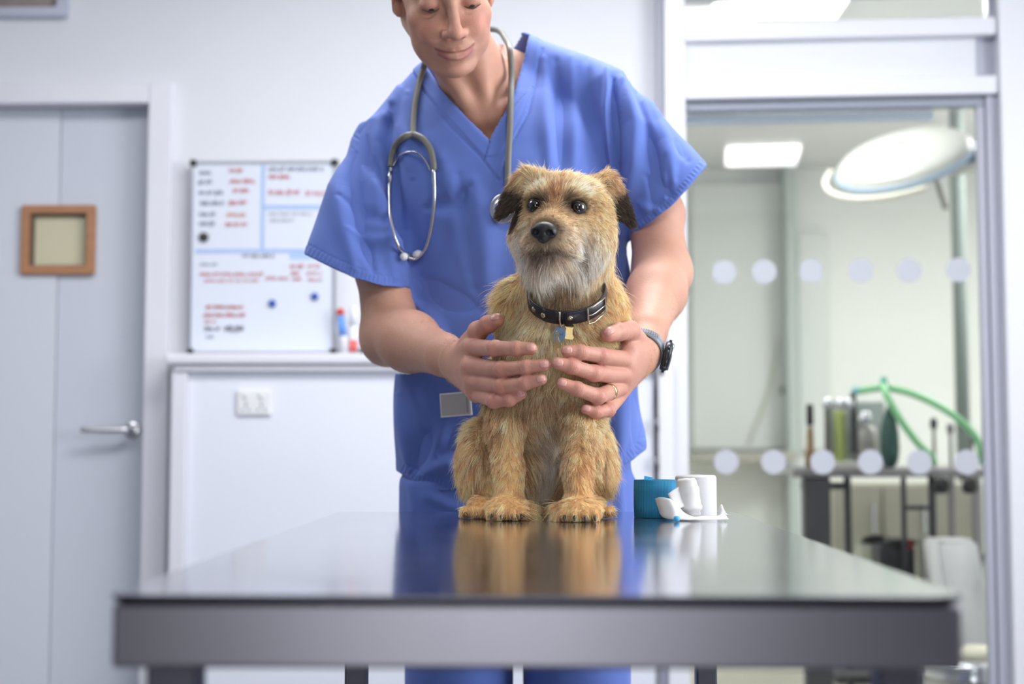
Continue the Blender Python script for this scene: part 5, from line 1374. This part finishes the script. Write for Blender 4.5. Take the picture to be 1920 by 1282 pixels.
def dog_colour(V):
    """base coat colour (linear) and a grey-white flag, from anatomy, with shade between the legs"""
    L = (V-DH)@DHR; n = len(V)
    def c(r, g, b): return np.array(lin((r, g, b)))
    C = np.tile(c(206, 170, 122), (n, 1))
    def bl(w, col):
        nonlocal C; w = np.clip(w, 0, 1)[:, None]; C = C*(1-w)+c(*col)*w
    px, py = proj(V)
    nz = fbm(V, 55, 21, 3)
    bl(.5+.5*nz, (216, 180, 132)); bl((fbm(V, 38, 22, 2)-.25)*1.2, (178, 138, 92))
    # golden shoulders, pale chest
    bl(.7*np.exp(-((px-935)/45)**2-((py-560)/60)**2), (222, 170, 106)); bl(.7*np.exp(-((px-1160)/35)**2-((py-570)/70)**2), (220, 168, 108))
    bl(.7*np.exp(-((px-1010)/60)**2-((py-630)/70)**2), (222, 200, 158))
    # legs and haunches more orange, belly grey-white; brown shade between the legs painted in
    bl(.75*(py > 800)*np.clip((py-800)/80, 0, 1), (214, 166, 108))
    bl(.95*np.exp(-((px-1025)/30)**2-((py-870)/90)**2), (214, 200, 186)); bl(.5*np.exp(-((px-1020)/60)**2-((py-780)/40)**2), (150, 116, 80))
    bl(.6*(np.exp(-((px-905)/22)**2-((py-880)/60)**2)+np.exp(-((px-1125)/16)**2-((py-870)/50)**2)), (182, 158, 126))
    bl(.8*(py > 915)*np.clip((py-915)/25, 0, 1), (216, 168, 112))
    # feet dark between the toes
    toe = (V[:, 2] < TZ+.010)*(V[:, 1] < 2.05)*(fbm(V, 260, 61, 2) > .05); bl(.7*toe, (70, 54, 42))
    head = (np.linalg.norm(L*np.array([.8, .8, 1.]), axis=1) < .115)*(py < 560)
    hd = lambda p, r: np.exp(-(((L-np.array(p))/np.array(r))**2).sum(1))*head
    h2 = lambda p, r: np.exp(-(((L-np.array(p))/np.array(r))**2).sum(1)**2)*head
    bl(.55*hd((0, .0, .06), (.06, .07, .03)), (196, 160, 116))
    bl(.8*hd((0, -.05, .025), (.012, .03, .022)), (164, 96, 48))
    for s in (-1, 1):
        bl(.9*hd((s*.030, -.055, .033), (.02, .03, .012)), (232, 212, 176))          # pale brows
        bl(.8*hd((s*.030, -.075, -.040), (.026, .03, .020)), (186, 168, 146))
        bl(.95*hd((s*.046, -.045, -.066), (.034, .05, .034)), (218, 207, 197))
        bl(.96*h2((s*.0295, -.055, .007), (.0215, .03, .0145)), (34, 26, 23))
        bl(.85*hd((s*.016, -.060, .013), (.009, .03, .011)), (52, 40, 34))
    bl(.95*h2((.003, -.105, -.028), (.028, .05, .022)), (46, 36, 31))
    bl(.5*hd((0, -.07, -.003), (.022, .03, .012)), (176, 144, 108))
    bl(.8*hd((0, -.10, -.086), (.040, .06, .030)), (206, 194, 186))
    bl(.9*hd((0, -.105, -.0585), (.032, .03, .0090)), (52, 42, 38))
    for s in (-1, 1):
        b_, t_ = EAR[s]; ab = t_-b_; t = np.clip(((V-b_)@ab)/(ab@ab), -.3, 1.2); dd = np.linalg.norm(V-b_-t[:, None]*ab, axis=1)
        e = np.clip((.032-dd)/.006, 0, 1)*(np.abs(L[:, 0]) > .048 if s > 0 else L[:, 0] < -.050); bl(.97*e*np.clip((t-.12)/.3, 0, 1), (48, 40, 36))
        bl(.5*e*np.exp(-((t-.05)/.2)**2), (150, 114, 78))
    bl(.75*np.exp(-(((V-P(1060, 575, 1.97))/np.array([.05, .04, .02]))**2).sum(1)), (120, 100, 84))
    return C
CdV = dog_colour(Vd)
m_coat = mat('dog_skin', (170, 130, 90), .8, attr='Col', spec=.1)
dogo = thing('dog', (P(1020, 900, 2.06)[0], 2.06, TZ), 'scruffy tan terrier with dark ears and grey muzzle, sitting on the steel table', 'dog')
mesh_obj('body', Vd, Qd, m_coat, dogo, True, colours=CdV*.95)
# nose
nz_ = SDF(); M_ = DHR
nz_.ell(G(0, -.110, -0.0280), (.0165, .0125, .0110), .004, M=M_); nz_.ell(G(0, -.113, -0.0370), (.0085, .0090, .0090), .006, M=M_)
for s in (-1, 1):
    nz_.ell(G(s*.0095, -.112, -0.0305), (.0082, .0105, .0085), .003, M=M_)
    nz_.ell(G(s*.0092, -.1240, -.0318), (.0054, .0080, .0050), .002, 's', M=M_); nz_.ell(G(s*.0135, -.1205, -0.0340), (.0030, .0050, .0016), .0015, 's', M=M_)
nz_.cone(G(0, -.1245, -0.0315), G(0, -.1225, -0.0475), .0011, .0011, .001, 's')
a, b = surface_nets(nz_, G(0, -.115, -0.0315)-.028, G(0, -.115, -0.0315)+.028, .0008)
m_nose = mat('dog_nose', (22, 22, 25), .46, bump=.5, bscale=1400, bdist=.0004)
mesh_obj('nose', a, b, m_nose, dogo, True)
# eyes with dark rims
for s in (-1, 1):
    ec = G(s*.0300, -.0500, .0058)
    bm = bmesh.new(); bmesh.ops.create_uvsphere(bm, u_segments=24, v_segments=16, radius=.0104)
    for v in bm.verts: v.co = Vector(ec)+v.co
    ey = bm_obj('eye', bm, mat('dog_eye', (26, 18, 16), .05, coat=1.0), dogo, True)
    gz = DHR@np.array([s*.25+.12, -.95, .08]); gz /= np.linalg.norm(gz)
    lathe('iris', [(0, .0101), (.0028, .00985), (.0062, .0079), (.0062, .0074), (0, .0074)], mat('dog_iris', (44, 38, 44), .06, coat=1.0), ey, 24, frame_mtx(ec, gz))
    rim = [ec + DHR@np.array([.0098*math.cos(t), -.0062+(.0042*math.cos(t)**2)+(s*.0022*math.cos(t)), .0078*math.sin(t)]) for t in np.linspace(0, 2*math.pi, 13)[:-1]]
    tube('eyelid', rim, .0017, mat('lid_dark', (34, 28, 28), .4), dogo, 8, 3, True)
# claws
for s, lg in LEGS.items():
    a = lg[-1]
    for k, dx in enumerate((-.020, -.007, .007, .020)):
        y0 = a[1]-.045-(.004 if k in (1, 2) else 0)
        tube('claw', [(a[0]+dx, y0, TZ+.0095), (a[0]+dx*1.02, y0-.003, TZ+.0065), (a[0]+dx*1.04, y0-.0055, TZ+.0022)], [.0022, .0019, .0007], mat('claw_dark', (48, 44, 42), .35), dogo, 8, 3)

# ---------------------------------------------------------------- fur strands
tri = np.concatenate([Qd[:, [0, 1, 2]], Qd[:, [0, 2, 3]]])
A_, B_, C_ = Vd[tri[:, 0]], Vd[tri[:, 1]], Vd[tri[:, 2]]
area = np.linalg.norm(np.cross(B_-A_, C_-A_), axis=1)/2
cen = (A_+B_+C_)/3; Lc = (cen-DH)@DHR
wgt = area*np.where(Nd[tri[:, 0], 1] > .35, .28, 1.0)*np.where((np.linalg.norm(Lc, axis=1) < .11), 1.7, 1.0)
NS = 150000
pick = RNG.choice(len(tri), NS, p=wgt/wgt.sum()); u = RNG.random((NS, 2)); su = np.sqrt(u[:, :1])
roots = A_[pick]*(1-su)+B_[pick]*(su*(1-u[:, 1:]))+C_[pick]*(su*u[:, 1:])
nr_ = Nd[tri[pick, 0]]
Lr = (roots-DH)@DHR; px, py = proj(roots)
# keep clear of eyes and nose pad, and of the hands
keep = np.ones(NS, bool)
for s in (-1, 1): keep &= np.linalg.norm((Lr-np.array([s*.030, -.056, .0055]))/np.array([.0086, .02, .0058]), axis=1) > 1
keep &= np.linalg.norm((Lr-np.array([0, -.112, -.0305]))/np.array([.0165, .02, .0135]), axis=1) > 1
keep &= (roots[:, 2] > TZ+.0012)
roots, nr_, Lr, px, py = roots[keep], nr_[keep], Lr[keep], px[keep], py[keep]; n = len(roots)
headw = np.clip((.118-np.linalg.norm(Lr*np.array([.85, .85, 1.0]), axis=1))/.015, 0, 1)*(py < 560)
# combing direction
down = np.tile(np.array([0, -.12, -1.]), (n, 1)); down[:, 0] += .35*np.sign(px-1035)*np.clip(np.abs(px-1035)/120, 0, 1)*(py < 720)
leg = (py > 790)*((np.abs(px-955) < 48) | (np.abs(px-1085) < 48)); lw = leg*1.0
down[:, 0] += lw*.25*np.sign(np.where(px < 1020, px-955, px-1085))
hy = np.zeros((n, 3))
f0 = np.array([0, -.062, .004])                  # stop between the eyes: hair radiates from here
hy = Lr-f0; hy[:, 1] = hy[:, 1]*.3+.02; hy /= np.linalg.norm(hy, axis=1, keepdims=True)+1e-9
muz = np.clip((-Lr[:, 1]-.050)/.02, 0, 1)*np.clip((-.002-Lr[:, 2])/.01, 0, 1)
md = Lr-np.array([0, -.105, -.029]); md[:, 1] = np.abs(md[:, 1])*.6+.006; md /= np.linalg.norm(md, axis=1, keepdims=True)+1e-9
hy = hy*(1-muz[:, None])+md*muz[:, None]
hy[:, 2] -= .35*np.clip((-Lr[:, 2]-.02)/.03, 0, 1)+.25*(np.abs(Lr[:, 0]) > .045)
for s in (-1, 1):
    b_, t_ = EAR[s]; ab = (t_-b_)@DHR; ab /= np.linalg.norm(ab); dd = np.abs(Lr[:, 0]) > .05; m = dd*(np.sign(Lr[:, 0]) == s)*(Lr[:, 2] > -.04)
    hy = np.where(m[:, None], hy*.25+ab*.9, hy)
hyW = hy@DHR.T
comb = down*(1-headw[:, None])+hyW*headw[:, None]
comb = comb-nr_*(comb*nr_).sum(1, keepdims=True); comb /= np.linalg.norm(comb, axis=1, keepdims=True)+1e-9
sw = np.stack([fbm(roots, 70, 31+i, 2) for i in range(3)], 1); sw -= nr_*(sw*nr_).sum(1, keepdims=True)
# lengths
ln = .0185*np.ones(n)
ln = np.where(headw > .5, .0105, ln)
ln += headw*(.009*np.clip((-Lr[:, 2]-.035)/.03, 0, 1)+.006*np.exp(-((Lr[:, 2]-.045)/.02)**2))
beard = headw*np.clip((-.050-Lr[:, 2])/.012, 0, 1); ln += .013*beard*np.clip((-Lr[:, 1])/.06, 0, 1)
ln = np.where(headw*np.clip((-Lr[:, 1]-.06)/.03, 0, 1)*(Lr[:, 2] > -.035) > .5, .0065, ln)
nosez = np.linalg.norm((Lr-np.array([0, -.112, -.0305]))/np.array([.026, .04, .020]), axis=1) < 1; ln = np.where(nosez, .0058, ln)
eyez = np.zeros(n, bool)
for s in (-1, 1): eyez |= np.linalg.norm((Lr-np.array([s*.030, -.056, .0055]))/np.array([.0180, .03, .0140]), axis=1) < 1
ln = np.where(eyez, .0052, ln)
stopz = np.exp(-((Lr[:, 0])/.014)**2-((Lr[:, 2]-.020)/.016)**2)*headw*(Lr[:, 1] < -.03); ln += .004*stopz
for s in (-1, 1):
    b_, t_ = EAR[s]; ab = t_-b_; t = np.clip(((roots-b_)@ab)/(ab@ab), -.3, 1.3); dd = np.linalg.norm(roots-b_-t[:, None]*ab, axis=1)
    ln = np.where((dd < .028)*(t > .1), .0085, ln); ln = np.where((dd < .028)*(t <= .1)*(t > -.35), .015, ln)
ln = np.where(lw > 0, .0115, ln); ln = np.where((py > 925)*(headw < .5), .0085, ln); ln = np.where((roots[:, 2] < TZ+.005), .0055, ln)
ln = np.where((py > 840)*(np.abs(px-1018) < 32), .026, ln)
ln = np.where((headw > .5)*(Lr[:, 1] < -.07)*(Lr[:, 2] > -.060)*(Lr[:, 2] < -.036), .0085, ln)
ln = np.where((np.abs(px-935) < 40)*(py > 500)*(py < 600)+(np.abs(px-1165) < 30)*(py > 500)*(py < 600), .021, ln)
guard = RNG.random(n) < .05; ln *= RNG.uniform(.6, 1.2, n)*np.where(guard & ~eyez & ~nosez, 1.5, 1.0)*(1+.25*fbm(roots, 90, 41, 2))
lift = np.where(headw > .5, .42, .50)+.12*fbm(roots, 50, 44, 2); lift = np.where(beard > .3, .25, lift)
lift = np.where(guard, lift+.35, lift); lift = np.where(nosez | eyez, .25, lift)
dirv = comb+nr_*lift[:, None]+.58*sw+.20*RNG.normal(size=(n, 3)); dirv /= np.linalg.norm(dirv, axis=1, keepdims=True)
# points along each strand: leaves along dirv, bends to the comb direction and gravity
K = 6; pts = np.zeros((n, K, 3)); pts[:, 0] = roots-nr_*.0006
cur = dirv.copy()
bend = comb*.9+np.array([0, 0, -.35])+.35*RNG.normal(size=(n, 3))*.6
for k in range(1, K):
    pts[:, k] = pts[:, k-1]+cur*(ln/(K-1))[:, None]; cur = cur+bend*.16; cur /= np.linalg.norm(cur, axis=1, keepdims=True)
# clumps
NC = int(n/34); ci = RNG.choice(n, NC, replace=False); kt = kdtree.KDTree(NC)
for i, j in enumerate(ci): kt.insert(roots[j], i)
kt.balance(); own = np.array([kt.find(r)[1] for r in roots]); own = ci[own]
cs = np.linspace(0, 1, K)**1.4*.62; cw = RNG.uniform(.35, 1.0, n)[:, None, None]*cs[None, :, None]
sc_ = np.minimum(ln/np.maximum(ln[own], 1e-4), 1.4)[:, None, None]
tgt = roots[:, None]+(pts[own]-roots[own][:, None])*sc_+(roots[own]-roots)[:, None]*np.linspace(0, 1, K)[None, :, None]*.9
pts = pts*(1-cw)+tgt*cw
# hair never dips under the table top, and gives way to the hands and the collar
pts[:, :, 2] = np.maximum(pts[:, :, 2], TZ+.0008)
hbb = ((pts.reshape(-1, 3) > np.array([-.10, 1.88, 1.0])) & (pts.reshape(-1, 3) < np.array([.25, 2.13, 1.2]))).all(1)
fl_ = pts.reshape(-1, 3); dv = np.full(len(fl_), 1.0); hb = body.local((.06, 2.0, 1.10), .14)
idx = np.where(hbb)[0]; dv[idx] = hb.evalp(fl_[idx], hb.p)
inn = dv.reshape(n, K) < .0006; bad = inn[:, 0] & True
fb = np.where(inn.any(1), np.argmax(inn, 1), K); cutk = (fb < K) & (fb > 0)
tt_ = np.linspace(0, 1, K)[None]*((fb[cutk, None]-1).clip(.35)/(K-1))*(K-1)
i0 = np.clip(tt_.astype(int), 0, K-2); fr = (tt_-i0)[..., None]; pc = pts[cutk]; ar = np.arange(len(pc))[:, None]
pts[cutk] = pc[ar, i0]*(1-fr)+pc[ar, i0+1]*fr
COLLAR_C = P(1064, 594, 1.945)+np.array([0, .047, .035]); COLLAR_N = np.array([-.07, -.75, 1.0]); COLLAR_N /= np.linalg.norm(COLLAR_N)
hc = (fl_-COLLAR_C)@COLLAR_N; rc_l = np.linalg.norm((fl_-COLLAR_C)-hc[:, None]*COLLAR_N, axis=1)
inband = (np.abs(hc) < .0100)&(rc_l > .050)&(rc_l < .075)&(fl_[:, 1] < 2.05)
inside = (rc_l < .060)&(np.abs(hc) < .0115)&(fl_[:, 1] < 2.06)
cutm = inband.reshape(n, K); rootin = cutm[:, 0]
front_c = (roots[:, 1] < 2.01)&(np.abs(px-1062) < 68)
bad |= rootin & front_c & (RNG.random(n) > .05)
cross = cutm[:, 1:].any(1) & ~rootin & front_c
fbc = np.where(cutm.any(1), np.argmax(cutm, 1), K).clip(1, K-1); sel = cross & (RNG.random(n) > .25)
tt_ = np.linspace(0, 1, K)[None]*(fbc[sel, None]-1).clip(.4); i0 = np.clip(tt_.astype(int), 0, K-2); fr = (tt_-i0)[..., None]; pc = pts[sel]; ar = np.arange(len(pc))[:, None]
pts[sel] = pc[ar, i0]*(1-fr)+pc[ar, i0+1]*fr
vis = ~bad
pts = pts[vis]; rts = roots[vis]; ln2 = ln[vis]; n = len(pts)
Cc = dog_colour(rts); gy = Cc.mean(1, keepdims=True); Cc = (gy+(Cc-gy)*.76)*1.86*np.array([1.03, 1.0, .97])
var = RNG.normal(size=n); crand = RNG.normal(size=len(roots))[own][vis]; Cc = Cc*np.exp(.20*crand)[:, None]
Cc = Cc*np.exp(.24*var)[:, None]
lt_ = RNG.random(n); bm_ = beard[vis]
Cc = np.where((lt_ > .90)[:, None], Cc*.55+np.array(lin((240, 226, 200)))*.45*np.clip(Cc.mean(1, keepdims=True)*3, 0, 1), Cc)
Cc = np.where((lt_ < .07)[:, None], Cc*.42, Cc)
hc_ = bpy.data.hair_curves.new('fur'); hc_.add_curves([K]*n)
hc_.attributes['position'].data.foreach_set('vector', pts.astype(np.float32).ravel())
rad = np.linspace(1, .12, K)[None]*(.00030+.00006*RNG.normal(size=(n, 1)).clip(-1.5, 2)); 
ra_ = hc_.attributes.get('radius') or hc_.attributes.new('radius', 'FLOAT', 'POINT'); ra_.data.foreach_set('value', rad.astype(np.float32).ravel())
ca = hc_.attributes.new('Col', 'FLOAT_COLOR', 'POINT')
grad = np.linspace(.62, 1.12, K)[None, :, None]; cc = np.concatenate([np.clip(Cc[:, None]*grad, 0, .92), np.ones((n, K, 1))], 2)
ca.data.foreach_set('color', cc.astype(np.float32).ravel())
fo = bpy.data.objects.new('fur', hc_); COL.objects.link(fo); adopt(fo, dogo); fo['kind'] = 'stuff'
mf = mat('fur_strands', (200, 170, 120), .55, attr='Col', spec=.25)
ntf = mf.node_tree; bsd = ntf.nodes['Principled BSDF']; outn = [x for x in ntf.nodes if x.type == 'OUTPUT_MATERIAL'][0]
trn = ntf.nodes.new('ShaderNodeBsdfTranslucent'); att = [x for x in ntf.nodes if x.type == 'ATTRIBUTE'][0]; ntf.links.new(att.outputs['Color'], trn.inputs[0])
mxs = ntf.nodes.new('ShaderNodeMixShader'); mxs.inputs[0].default_value = .35
ntf.links.new(bsd.outputs[0], mxs.inputs[1]); ntf.links.new(trn.outputs[0], mxs.inputs[2]); ntf.links.new(mxs.outputs[0], outn.inputs[0])
hc_.materials.append(mf)

# ---------------------------------------------------------------- collar with buckle, ring and tags
xa = np.cross([0, 1., 0], COLLAR_N); xa /= np.linalg.norm(xa); ya = np.cross(COLLAR_N, xa)   # xa to the right, ya to the back
ld = dg.local(COLLAR_C, .12); _r = np.linspace(.03, .12, 240)
def cr(a, s=0):
    d = xa*math.cos(a)+ya*math.sin(a); c = COLLAR_C+COLLAR_N*s; v = ld.evalp(c+d*_r[:, None], ld.p); return _r[int(np.argmax(v > 0))]
AA = np.linspace(0, 2*math.pi, 73)[:-1]
rad0 = np.array([cr(a) for a in AA]); 
for _ in range(6): rad0 = (np.roll(rad0, 1)+rad0*2+np.roll(rad0, -1))/4
rad0 = rad0+.0048
def cp(a, s=0, o_=0):
    r_ = .053*.058/math.hypot(.058*math.cos(a), .053*math.sin(a)); d = xa*math.cos(a)+ya*math.sin(a)
    return COLLAR_C+COLLAR_N*s+d*(r_+o_)
def cdir(a): return xa*math.cos(a)+ya*math.sin(a)
col_ = thing('dog_collar', COLLAR_C, 'black leather collar with buckle and name tags round the neck of the dog', 'collar')
m_leather = mat('collar_leather', (34, 34, 40), .42, bump=.4, bscale=350, bdist=.0006, var=.15, vscale=60)
def strap(name, a0, a1, w, o0, o1, off=0, closed=False, m=m_leather, N=None):
    N = N or max(3, int(abs(a1-a0)/.09)); bm = bmesh.new(); g = []
    for i in range(N if closed else N+1):
        a = a0+(a1-a0)*i/N; sec = [(-w+.0008, o0), (-w, o0+.0008), (-w, o1-.0008), (-w+.0008, o1), (w-.0008, o1), (w, o1-.0008), (w, o0+.0008), (w-.0008, o0)]
        g.append([bm.verts.new(cp(a, s+off, o_)) for s, o_ in sec])
    for i in range(len(g) if closed else len(g)-1):
        A, B = g[i], g[(i+1) % len(g)]
        for k in range(8): bm.faces.new((A[k], A[(k+1) % 8], B[(k+1) % 8], B[k]))
    if not closed: bm.faces.new(g[0]); bm.faces.new(g[-1][::-1])
    return bm_obj(name, bm, m, col_, True)
W = .0104
strap('strap', 0, 2*math.pi, W, 0, .0030, closed=True, N=72)
def ang_of(px_):
    best = min(np.linspace(math.pi, 2*math.pi, 400), key=lambda a: abs(proj(cp(a)[None])[0][0]-px_)); return best
aD, aB, aT, aR1, aR2 = ang_of(1052), ang_of(1104), ang_of(1126), ang_of(1022), ang_of(1004)
strap('strap_end', ang_of(1058), aT+.12, W*.92, .0032, .0058)
strap('strap_end', aR1-.02, ang_of(1050), W*.95, .0032, .0050)
strap('keeper', aD-.03, aD+.0, W*1.12, .002, .0075)
m_met = mat('antique_metal', (186, 176, 158), .28, 1.0)
for a in (aR1, aR2): lathe('rivet', [(0, 0), (.0040, 0), (.0036, .0012), (.0015, .0022), (0, .0024)], m_met, col_, 18, frame_mtx(cp(a, 0, .0048 if a == aR1 else .003), cdir(a)))
lathe('rivet', [(0, 0), (.0040, 0), (.0036, .0012), (.0015, .0022), (0, .0024)], m_met, col_, 18, frame_mtx(cp(ang_of(1068), 0.001, .0056), cdir(ang_of(1068))))
bw_ = .016
tube('buckle_frame', [cp(aB-.10, .0125, .008), cp(aB-.10, -.0125, .008), cp(aB+.02, -.0128, .0095), cp(aT, -.0120, .0075), cp(aT, .0120, .0075), cp(aB+.02, .0128, .0095)], .0014, m_met, col_, 10, 1, True, smooth_path=False)
tube('buckle_prong', [cp(aT, .0, .0075), cp(aB+.05, .0, .0085), cp(aB-.09, 0, .0078)], .0010, m_met, col_, 8, 4)
for a in (aT+.05, aB+.06): lathe('strap_hole', [(0, 0), (.0013, 0), (.0013, .0003), (0, .0003)], m_black, col_, 12, frame_mtx(cp(a, 0, .0058), cdir(a)))
# D ring round the strap, split ring and tags
dc = cp(aD, -.002, .006); dd = cdir(aD)
tube('dee_ring', [cp(aD-.01, .0115, .006), cp(aD-.008, .004, .0098), cp(aD-.005, -.006, .010), cp(aD, -.015, .0085), cp(aD+.02, -.0165, .0060), cp(aD+.03, -.010, .0035)], .0013, m_met, col_, 10, 4)
dring = cp(aD, -.0160, .0082)
rc2 = dring+np.array([-.0015, -.001, -.0068]); M2 = frame_mtx(rc2, (.55, -.8, 0))
tube('split_ring', [M2 @ Vector((.0068*math.cos(t), .0068*math.sin(t), 0)) for t in np.linspace(0, 2*math.pi, 13)[:-1]], .0008, mat('ring_steel', (170, 170, 172), .25, 1.0), col_, 8, 3, True)
def plate(name, outline, th, c, n, m, lb, up=(0, 0, 1)):
    z = Vector(n).normalized(); y = (Vector(up)-z*Vector(up).dot(z)).normalized(); x = y.cross(z)
    M = Matrix(((x.x, y.x, z.x, c[0]), (x.y, y.y, z.y, c[1]), (x.z, y.z, z.z, c[2]), (0, 0, 0, 1)))
    bm = bmesh.new(); f = bm.faces.new([bm.verts.new(M @ Vector((a, b, 0))) for a, b in outline])
    r_ = bmesh.ops.extrude_face_region(bm, geom=[f]); 
    for v in r_['geom']:
        if isinstance(v, bmesh.types.BMVert): v.co += z*th
    bmesh.ops.bevel(bm, geom=[e for e in bm.edges if e.calc_length() < .004], offset=.00015, segments=1, affect='EDGES')
    return bm_obj(name, bm, m, col_, False, lb), M
def on_dog(px_, py_, o_=.012): return dg.hit(px_, py_, 1.5, 3.0, o_)
tc_ = on_dog(1049.5, 627, .016)
m_gold = mat('tag_gold', (216, 190, 134), .25, 1.0)
o, TM = plate('round_tag', [(.0088*math.cos(t), .0118*math.sin(t)) for t in np.linspace(0, 2*math.pi, 33)[:-1]], .0011, tc_, (-.25, -1, .2), mat('tag_blue', (146, 166, 194), .3, .7), 'oval blue-grey metal tag with blue writing')
bm = bmesh.new()
for seg in ([(-.0052, .0022), (-.0048, -.0022)], [(-.0052, .0022), (-.0024, .0028), (-.0016, .0006), (-.0026, -.0018), (-.0048, -.0022)], [(.0002, .0018), (.0008, -.0018), (.0024, .0006), (.0040, -.0016), (.0046, .0022)]):
    for p0, p1 in zip(seg, seg[1:]):
        d = Vector((p1[0]-p0[0], p1[1]-p0[1], 0)); nn = Vector((-d.y, d.x, 0)).normalized()*.00055
        bm.faces.new([bm.verts.new(TM @ (Vector((*q_, .00125))+nn*sg)) for q_, sg in ((p0, 1), (p1, 1), (p1, -1), (p0, -1))])
bm_obj('tag_lettering', bm, mat('tag_ink', (60, 110, 178), .4), col_)
def bone(s):
    o_ = []
    for cx, cy, a0, a1 in ((.0032, .0085, -60, 110), (-.0032, .0085, 70, 240), (-.0032, -.0085, 120, 290), (.0032, -.0085, 250, 420)):
        for k in range(7): t = R(a0+(a1-a0)*k/6); o_.append(((cx+.0042*math.cos(t))*s, (cy+.0042*math.sin(t))*s))
    return o_
plate('bone_tag', bone(.92), .0011, on_dog(1067, 622, .013), (.3, -1, .25), m_gold, 'gold bone-shaped tag', up=(.12, 0, 1))
plate('bone_tag', bone(.92), .0011, on_dog(1043, 638, .013), (-.7, -1, .1), m_gold, 'gold tag hanging behind the blue one', up=(-.45, 0, 1))
# the man's short hair, above the picture edge
hr = SDF(); hr.ell(H(0, .016, .046), (.079, .098, .086), .02, M=HR); hr.ell(H(0, .040, .000), (.074, .074, .070), .02, M=HR)
hr.ell(H(0, -.055, -.010), (.090, .060, .072), .02, 's', M=HR); hr.plane(H(0, 0, -.045), HR@np.array([0, -.5, -1.]), .006)
for s in (-1, 1): hr.ell(H(s*.080, .012, -.006), (.020, .022, .036), .008, 's', M=HR)
a, b = surface_nets(hr, HC-.15, HC+.15, .003); a = lapl(a, b, 1); nn = vnormals(a, b); a = a+nn*(.0025*fbm(a*np.array([1, 1, .4]), 160, 8, 2))[:, None]
mesh_obj('hair', a, b, mat('hair_brown', (84, 62, 46), .6, var=.3, vscale=120, bump=.6, bscale=500), man, True)

# fine pale hair on the forearms
Na = vnormals(bodyV, Q_body); px, py = proj(bodyV)
ok = (bodyV[:, 1] > 2.06) & (bodyV[:, 1] < 2.36) & (py > 545) & (Na[:, 1] < .5) & ((px < 890) | (px > 1150)) & (np.linalg.norm(bodyV-wc0, axis=1) > .034)
ok = np.where(ok)[0]; ok = RNG.choice(ok, min(4200, len(ok)), replace=False); n = len(ok)
axd = np.where((px[ok] < 1000)[:, None], fdL[None], fdR[None]); dv_ = Na[ok]*.75+axd*.8+np.array([0, 0, -.25])+.35*RNG.normal(size=(n, 3)); dv_ /= np.linalg.norm(dv_, axis=1, keepdims=True)
t_ = np.linspace(0, 1, 4)[None, :, None]; L_ = RNG.uniform(.003, .0075, n)[:, None, None]
pa = bodyV[ok][:, None]+dv_[:, None]*t_*L_-Na[ok][:, None]*t_**2*L_*.35
ha = bpy.data.hair_curves.new('arm_hair'); ha.add_curves([4]*n); ha.attributes['position'].data.foreach_set('vector', pa.astype(np.float32).ravel())
rr_ = ha.attributes.get('radius') or ha.attributes.new('radius', 'FLOAT', 'POINT'); rr_.data.foreach_set('value', (np.linspace(.00011, .00003, 4)[None]*np.ones((n, 1))).astype(np.float32).ravel())
ao = bpy.data.objects.new('arm_hair', ha); COL.objects.link(ao); adopt(ao, man); ao['kind'] = 'stuff'; ha.materials.append(mat('arm_hair', (196, 158, 112), .5))
